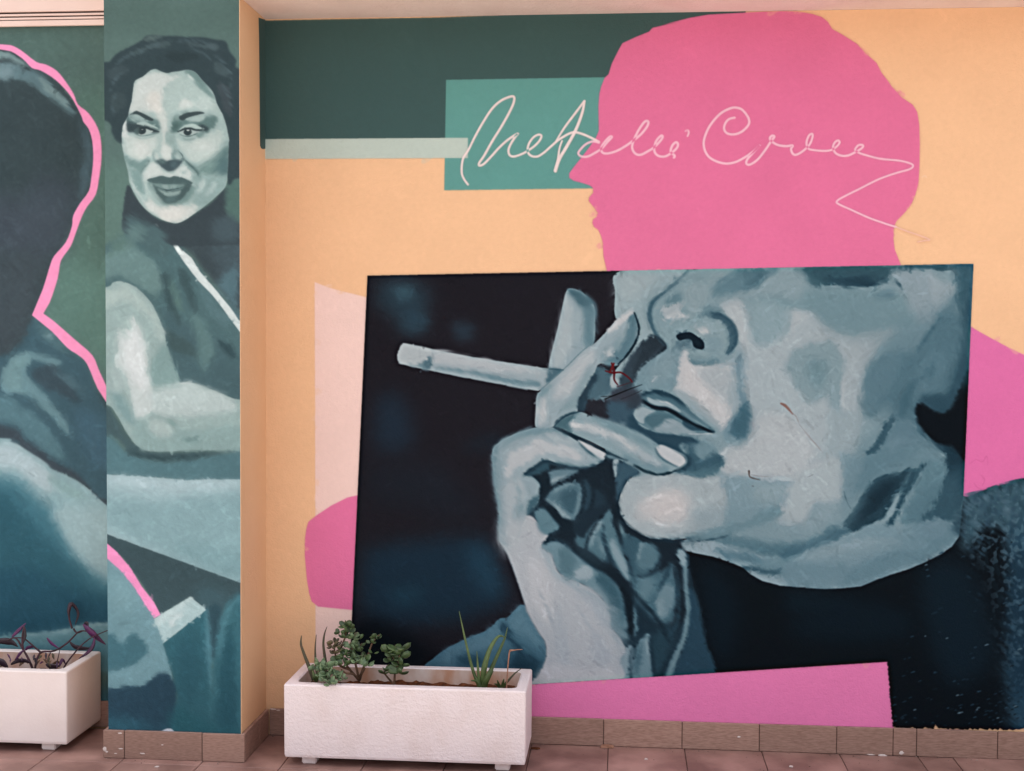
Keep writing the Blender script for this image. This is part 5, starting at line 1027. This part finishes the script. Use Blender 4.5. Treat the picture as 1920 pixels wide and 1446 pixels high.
pup = thing('aloe_pup', tuple(at(940, 1287, 1, -.22)[:2]) + (sz,), 'small aloe pup with a dark narrow leaf leaning right, in planter corner', 'plant', 'aloes in the planter')
blade([Z2(790, 775, -.22), Z2(850, 700, -.21), Z2(910, 635, -.20), Z2(968, 590, -.19)], [.006, .005, .003, .001], M_aloed, pup)
for a in ((765, 690, -.25), (820, 680, -.25), (740, 720, -.24), (850, 710, -.24)): blade([Z2(795, 775, -.225), Z2((795 + a[0]) / 2, 730, -.23), Z2(*a)], [.006, .006, .002], M_aloe, pup, 6)
st = thing('dry_stalk', tuple(at(948, 1290, 1, -.25)[:2]) + (sz,), 'thin dry pinkish flower stalk bent sharply at the top, right end of the planter', 'stalk')
bm = bmesh.new(); tube(bm, [Z2(840, 785, -.25), Z2(850, 620, -.245), Z2(862, 480, -.24), Z2(872, 440, -.24)], [.0028, .0026, .0026, .0036], 6); build('stem', bm, M_dry, st, smooth=True)
bm = bmesh.new(); tube(bm, [Z2(872, 442, -.24), Z2(905, 440, -.235), Z2(930, 436, -.23), Z2(975, 434, -.22)], [.0042, .0030, .0022, .0010], 6); build('broken_tip', bm, M_dry, st, smooth=True)
tl = thing('aloe_plant', tuple(at(590, 1268, 1, -.25)[:2]) + (sz,), 'aloe with three slim dark upright leaves at the left end of the planter', 'plant', 'aloes in the planter')
blade([Z1(390, 690, -.27), Z1(360, 600, -.27), Z1(310, 470, -.26), Z1(285, 390, -.25), Z1(290, 318, -.24)], [.009, .0085, .0065, .005, .0015], M_aloed, tl)
blade([Z1(425, 680, -.23), Z1(408, 560, -.22), Z1(404, 420, -.21), Z1(413, 310, -.20)], [.006, .005, .0035, .001], M_aloed, tl)
blade([Z1(490, 690, -.22), Z1(488, 540, -.21), Z1(472, 400, -.20), Z1(480, 310, -.195), Z1(503, 243, -.19)], [.008, .007, .005, .0035, .001], M_aloed, tl)
for a in ((380, 590), (440, 610), (420, 640)): blade([Z1(410, 700, -.29), Z1((a[0] + 410) / 2, 660, -.30), Z1(*a, -.30)], [.007, .008, .002], M_aloe, tl, 6)

leafm = []
for v in range(4):       # fleshy spoon-shaped leaves
    bm = bmesh.new(); bmesh.ops.create_uvsphere(bm, u_segments=8, v_segments=6, radius=1)
    for q in bm.verts:
        s = (q.co.x + 1) / 2; wd = (.30 + .75 * math.sin(min(1, s * 1.05) * math.pi * .62) ** 1.3) * (1.0 if s < .85 else .9)
        q.co = Vector((s * .027, q.co.y * wd * .0098 * (1 + .1 * v), q.co.z * .0034 + (s - .4) ** 2 * .012 * (1 if v % 2 else .5) - abs(q.co.y) ** 2 * -.002))
    me = bpy.data.meshes.new('leaf'); bm.to_mesh(me); bm.free()
    for p in me.polygons: p.use_smooth = True
    leafm.append(me)
leafv = {}
def fleshy(parent, base_, tip, size, m):
    k = (rnd.randrange(4), m.name)
    if k not in leafv:
        me = leafm[k[0]].copy(); me.materials.append(m); leafv[k] = me
    d = Vector(tip) - Vector(base_); d.normalize()
    o = link('leaf', leafv[k], None, parent)
    q = d.to_track_quat('X', 'Z'); roll = Matrix.Rotation(rnd.uniform(-1.3, 1.3), 4, 'X')
    o.matrix_local = Matrix.Translation(Vector(base_) - parent.location) @ q.to_matrix().to_4x4() @ roll @ Matrix.Scale(size, 4)
def cluster(parent, c, n, size, m, spread=1., up=.4):
    c = Vector(c)
    for k in range(n):
        a = 2 * math.pi * (k / n) + rnd.uniform(-.4, .4); e = rnd.uniform(-.2, .9)
        d = Vector((math.cos(a) * math.cos(e), math.sin(a) * math.cos(e) * .9, math.sin(e) * .8 + up * .3))
        fleshy(parent, c + d * .003, c + d, size * 1.12 * rnd.uniform(.7, 1.2) * spread, m)
jd = thing('jade_plant', tuple(at(675, 1280, 1, -.20)[:2]) + (sz,), 'tall branching jade plant with brown stems, in the left half of the planter', 'plant', 'jade plants in the planter')
br = [((770, 690, -.20), (690, 600, -.20), (640, 520, -.20), (620, 430, -.20), (650, 340, -.19), (665, 260, -.19)), ((770, 690, -.20), (800, 600, -.19), (845, 480, -.18), (870, 400, -.17), (905, 345, -.16)),
      ((690, 600, -.20), (600, 560, -.22), (570, 470, -.22), (560, 400, -.22)), ((770, 690, -.20), (740, 560, -.21), (710, 440, -.20), (720, 360, -.19)), ((770, 690, -.20), (720, 640, -.24), (660, 630, -.26), (620, 600, -.27)), ((770, 690, -.2), (790, 640, -.22), (820, 590, -.23))]
for b in br:
    bm = bmesh.new(); tube(bm, [Z1(*q) for q in b], [.0062, .005, .0042, .0035, .0026], 6); build('stem', bm, M_stem, jd, smooth=True)
for X, Y, yy, n, s, g in ((665, 250, -.19, 7, .95, 0), (615, 300, -.2, 5, .9, 0), (690, 300, -.185, 6, .95, 0), (640, 345, -.2, 4, .9, 0), (725, 345, -.19, 6, 1., 1), (770, 350, -.19, 4, .8, 0), (560, 385, -.22, 6, .95, 2), (545, 425, -.22, 5, .85, 2), (600, 400, -.21, 5, .95, 2), (570, 470, -.22, 6, 1., 2), (620, 450, -.21, 5, 1., 0),
        (700, 410, -.2, 6, 1.1, 1), (735, 450, -.2, 5, 1., 0), (780, 420, -.19, 5, .95, 0), (650, 490, -.22, 6, 1., 0), (600, 530, -.23, 5, 1., 0), (720, 505, -.23, 6, 1.1, 1), (780, 500, -.2, 5, 1., 0), (750, 545, -.24, 6, 1.05, 1), (810, 545, -.22, 6, 1.1, 0), (835, 575, -.24, 5, 1.1, 1), (870, 385, -.17, 4, .7, 0), (905, 340, -.16, 6, .75, 0), (930, 350, -.16, 3, .65, 0), (885, 470, -.18, 2, 1.0, 0), (640, 560, -.25, 5, .95, 0), (690, 555, -.23, 4, 1., 0)):
    cluster(jd, Z1(X, Y, yy), n, s, (M_jade, M_jadeg, M_jadeb)[g])
rs = thing('jade_plant', tuple(at(612, 1278, 1, -.31)[:2]) + (sz,), 'low grey green jade plant spilling over the front rim at the left of the planter', 'plant', 'jade plants in the planter')
for b in (((500, 690, -.30), (470, 620, -.31), (430, 570, -.31)), ((500, 690, -.30), (520, 620, -.31), (540, 570, -.30)), ((500, 690, -.30), (510, 690, -.345), (515, 710, -.375)), ((500, 690, -.30), (570, 670, -.31), (620, 680, -.32))):
    bm = bmesh.new(); tube(bm, [Z1(*q) for q in b], [.005, .004, .003], 6); build('stem', bm, M_stem, rs, smooth=True)
for X, Y, yy, n, s in ((440, 560, -.31, 6, .95), (405, 590, -.31, 5, .85), (460, 610, -.32, 6, 1.05), (500, 590, -.31, 6, 1.05), (540, 575, -.3, 6, .95), (450, 660, -.33, 5, .95), (500, 650, -.33, 7, 1.1), (550, 640, -.32, 6, 1.), (590, 665, -.32, 6, .95), (630, 680, -.33, 4, .85), (490, 705, -.355, 6, 1.), (530, 725, -.38, 6, 1.05)):
    cluster(rs, Z1(X, Y, yy), n, s, M_jadeg)
sj = thing('jade_plant', tuple(at(735, 1282, 1, -.19)[:2]) + (sz,), 'small jade plant standing alone near the middle of the planter', 'plant', 'jade plants in the planter')
for b in (((1060, 730, -.20), (1065, 640, -.2), (1060, 540, -.2), (1050, 480, -.2)), ((1065, 640, -.2), (1090, 560, -.2), (1105, 480, -.2)), ((1060, 730, -.20), (1000, 660, -.21), (970, 620, -.22))):
    bm = bmesh.new(); tube(bm, [Z1(*q) for q in b], [.005, .004, .003], 6); build('stem', bm, M_stem, sj, smooth=True)
for X, Y, yy, n, s in ((1020, 465, -.2, 4, 1.5), (1060, 490, -.2, 4, 1.3), (1105, 450, -.2, 4, 1.5), (1100, 510, -.2, 4, 1.4), (1030, 540, -.2, 4, 1.05), (1110, 570, -.21, 4, 1.3), (1100, 640, -.22, 4, 1.5), (1040, 600, -.2, 3, 1.), (1000, 620, -.22, 4, 1.05), (970, 640, -.22, 4, 1.)):
    cluster(sj, Z1(X, Y, yy), n, s, M_jade)

pr = thing('purple_plant', tuple(at(60, 1252, 1, -.15)[:2]) + (.25,), 'straggling purple leaved trailing plant with bare stems in the left planter', 'plant')
for pts, r in (([(290, 640, -.16), (240, 520, -.16), (190, 430, -.15), (130, 340, -.14), (60, 360, -.14)], .0045), ([(290, 640, -.16), (300, 540, -.15), (340, 460, -.13), (430, 450, -.11), (490, 428, -.09), (560, 380, -.06), (610, 330, -.05), (660, 285, -.05), (720, 285, -.05), (780, 330, -.06)], .004),
        ([(340, 460, -.13), (270, 400, -.13), (200, 345, -.13), (120, 335, -.13)], .0035), ([(500, 640, -.14), (560, 540, -.12), (640, 440, -.10), (700, 380, -.08), (780, 325, -.07), (910, 270, -.06)], .003), ([(190, 430, -.15), (185, 330, -.15), (200, 240, -.15)], .004),
        ([(420, 600, -.14), (400, 520, -.13), (420, 460, -.12)], .004), ([(600, 260, -.04), (575, 170, -.03), (580, 80, -.03), (600, 60, -.03)], .0035), ([(610, 260, -.04), (640, 295, -.04), (690, 280, -.05)], .0035), ([(450, 640, -.14), (470, 560, -.13), (500, 430, -.12)], .0025)):
    bm = bmesh.new(); tube(bm, [Z3(*q) for q in pts], [r * 1.25, r * .95, r * .6], 6); build('stem', bm, M_pstem, pr, smooth=True)
for pts, wd, m in (([(690, 225, -.05), (740, 275, -.06), (800, 330, -.06), (880, 395, -.05)], .014, M_purp), ([(700, 215, -.04), (725, 220, -.04), (735, 250, -.05)], .008, M_purpd), ([(580, 370, -.08), (620, 410, -.08), (690, 425, -.07), (770, 425, -.06)], .009, M_purpd), ([(785, 335, -.07), (775, 400, -.08), (730, 460, -.09), (655, 512, -.10)], .007, M_purp),
        ([(575, 170, -.02), (572, 110, -.02), (595, 55, -.01), (650, 130, 0), (625, 230, 0)], .008, M_purpd), ([(100, 330, -.14), (150, 280, -.14), (215, 215, -.14)], .006, M_purp), ([(390, 338, -.12), (430, 385, -.12), (490, 425, -.12)], .006, M_purp), ([(200, 240, -.15), (205, 320, -.15), (180, 410, -.15)], .007, M_purpd),
        ([(-60, 370, -.13), (30, 365, -.13), (100, 375, -.13), (150, 412, -.14)], .013, M_purpd), ([(-40, 520, -.2), (20, 545, -.2), (70, 590, -.2)], .014, M_purpd), ([(90, 560, -.17), (150, 530, -.17), (220, 530, -.17), (270, 560, -.17)], .008, M_purpd), ([(380, 560, -.2), (430, 575, -.2), (500, 570, -.2)], .010, M_purpd), ([(130, 520, -.16), (165, 470, -.16), (200, 440, -.16)], .005, M_purp),
        ([(490, 580, -.16), (520, 520, -.15), (545, 560, -.15)], .006, M_purp), ([(210, 440, -.12), (240, 415, -.12), (290, 415, -.11)], .006, M_purp)):
    blade([Z3(*q) for q in pts], [.003, wd, wd * 1.25, wd * .8, .0012], m, pr, 6, .25)

for i in range(26):                                                 # small old leaves and dead bits low in the tangle
    X, Y = rnd.uniform(-20, 520), rnd.uniform(500, 600); a = rnd.uniform(-2.8, .2); l = rnd.uniform(30, 75); yy = rnd.uniform(-.24, -.10)
    blade([Z3(X, Y, yy), Z3(X + l * .5 * math.cos(a), Y + l * .5 * math.sin(a) - 6, yy + .01), Z3(X + l * math.cos(a), Y + l * math.sin(a), yy + .015)], [.0015, rnd.uniform(.004, .009), .001], rnd.choice((M_purpd, M_purpd, M_purp, M_aloed, M_stem)), pr, 6, .3)
# ------------------------------------------------------------------ litter on the floor
def litter(name, px, py, plane, pts, label, cat, m, h=.006):
    c = at(px, py, 2, plane); t = bmesh.new()
    a = [t.verts.new((c[0] + x, c[1] + y, .0004)) for x, y in pts]; b = [t.verts.new((c[0] + x * .8, c[1] + y * .8, h * rnd.uniform(.6, 1.2))) for x, y in pts]; n = len(pts)
    for k in range(n): t.faces.new((a[k], a[(k+1) % n], b[(k+1) % n], b[k]))
    t.faces.new(b); t.faces.new(a[::-1])
    me = bpy.data.meshes.new(name); bmesh.ops.recalc_face_normals(t, faces=t.faces[:]); t.to_mesh(me); t.free(); me.transform(Matrix.Translation((-c[0], -c[1], 0)))
    o = link(name, me, m); o.location = (c[0], c[1], 0); o['label'] = label; o['category'] = cat
    if cat == 'crumb': o['group'] = 'plaster crumbs on the floor'
litter('plaster_crumb', 1138, 1402, 0, [(-.028, -.006), (.02, -.010), (.030, .004), (.004, .012), (-.02, .010)], 'pinkish triangular plaster crumb against the skirting, right of the planter', 'crumb', M_dry, .010)
litter('dry_leaf', 1003, 1404, 0, [(-.018, -.008), (.010, -.012), (.022, .0), (.006, .011), (-.014, .009)], 'small dark dry leaf on the floor beside the planter\'s right corner', 'leaf', M_soil)
litter('plaster_crumb', 1211, 1424, 0, [(-.006, -.004), (.006, -.005), (.007, .004), (-.004, .006)], 'tiny pale plaster crumb on the floor tile, right of the triangular crumb', 'crumb', M_chip, .004)
litter('plaster_crumb', 1483, 1438, 0, [(-.008, -.004), (.006, -.006), (.009, .004), (-.004, .005)], 'tiny pale crumb on the floor in front of the pink band', 'crumb', M_chip, .004)
litter('plaster_crumb', 294, 1438, 0, [(-.008, -.005), (.006, -.006), (.009, .004), (-.004, .006)], 'small pale chip on the floor in front of the pillar', 'crumb', M_chip, .003)

bm = bmesh.new()                                                    # grit swept against the skirting: nobody could count it
for i in range(240):
    x = rnd.uniform(-.9, 3.2); y = (-.018 if x > 0 else (PY - .017 if -PW < x else -.02)) - abs(rnd.gauss(0, .02 if i % 3 else .12))
    if .16 < x < 1.11 and y > -.40 or x < -PW and y > -.34: continue
    r = rnd.uniform(.0008, .0028); q = bmesh.ops.create_icosphere(bm, subdivisions=1, radius=r)
    bmesh.ops.transform(bm, matrix=Matrix.Translation((x, y, r * .5)) @ Matrix.Rotation(rnd.uniform(0, 6), 4, 'Z') @ Matrix.Diagonal((rnd.uniform(.7, 2), 1, .6, 1)), verts=q['verts'])
build('grit', bm, mat('grit', '#c5aa9c', '#4e3a32', 200, .9, .1), kind='stuff')
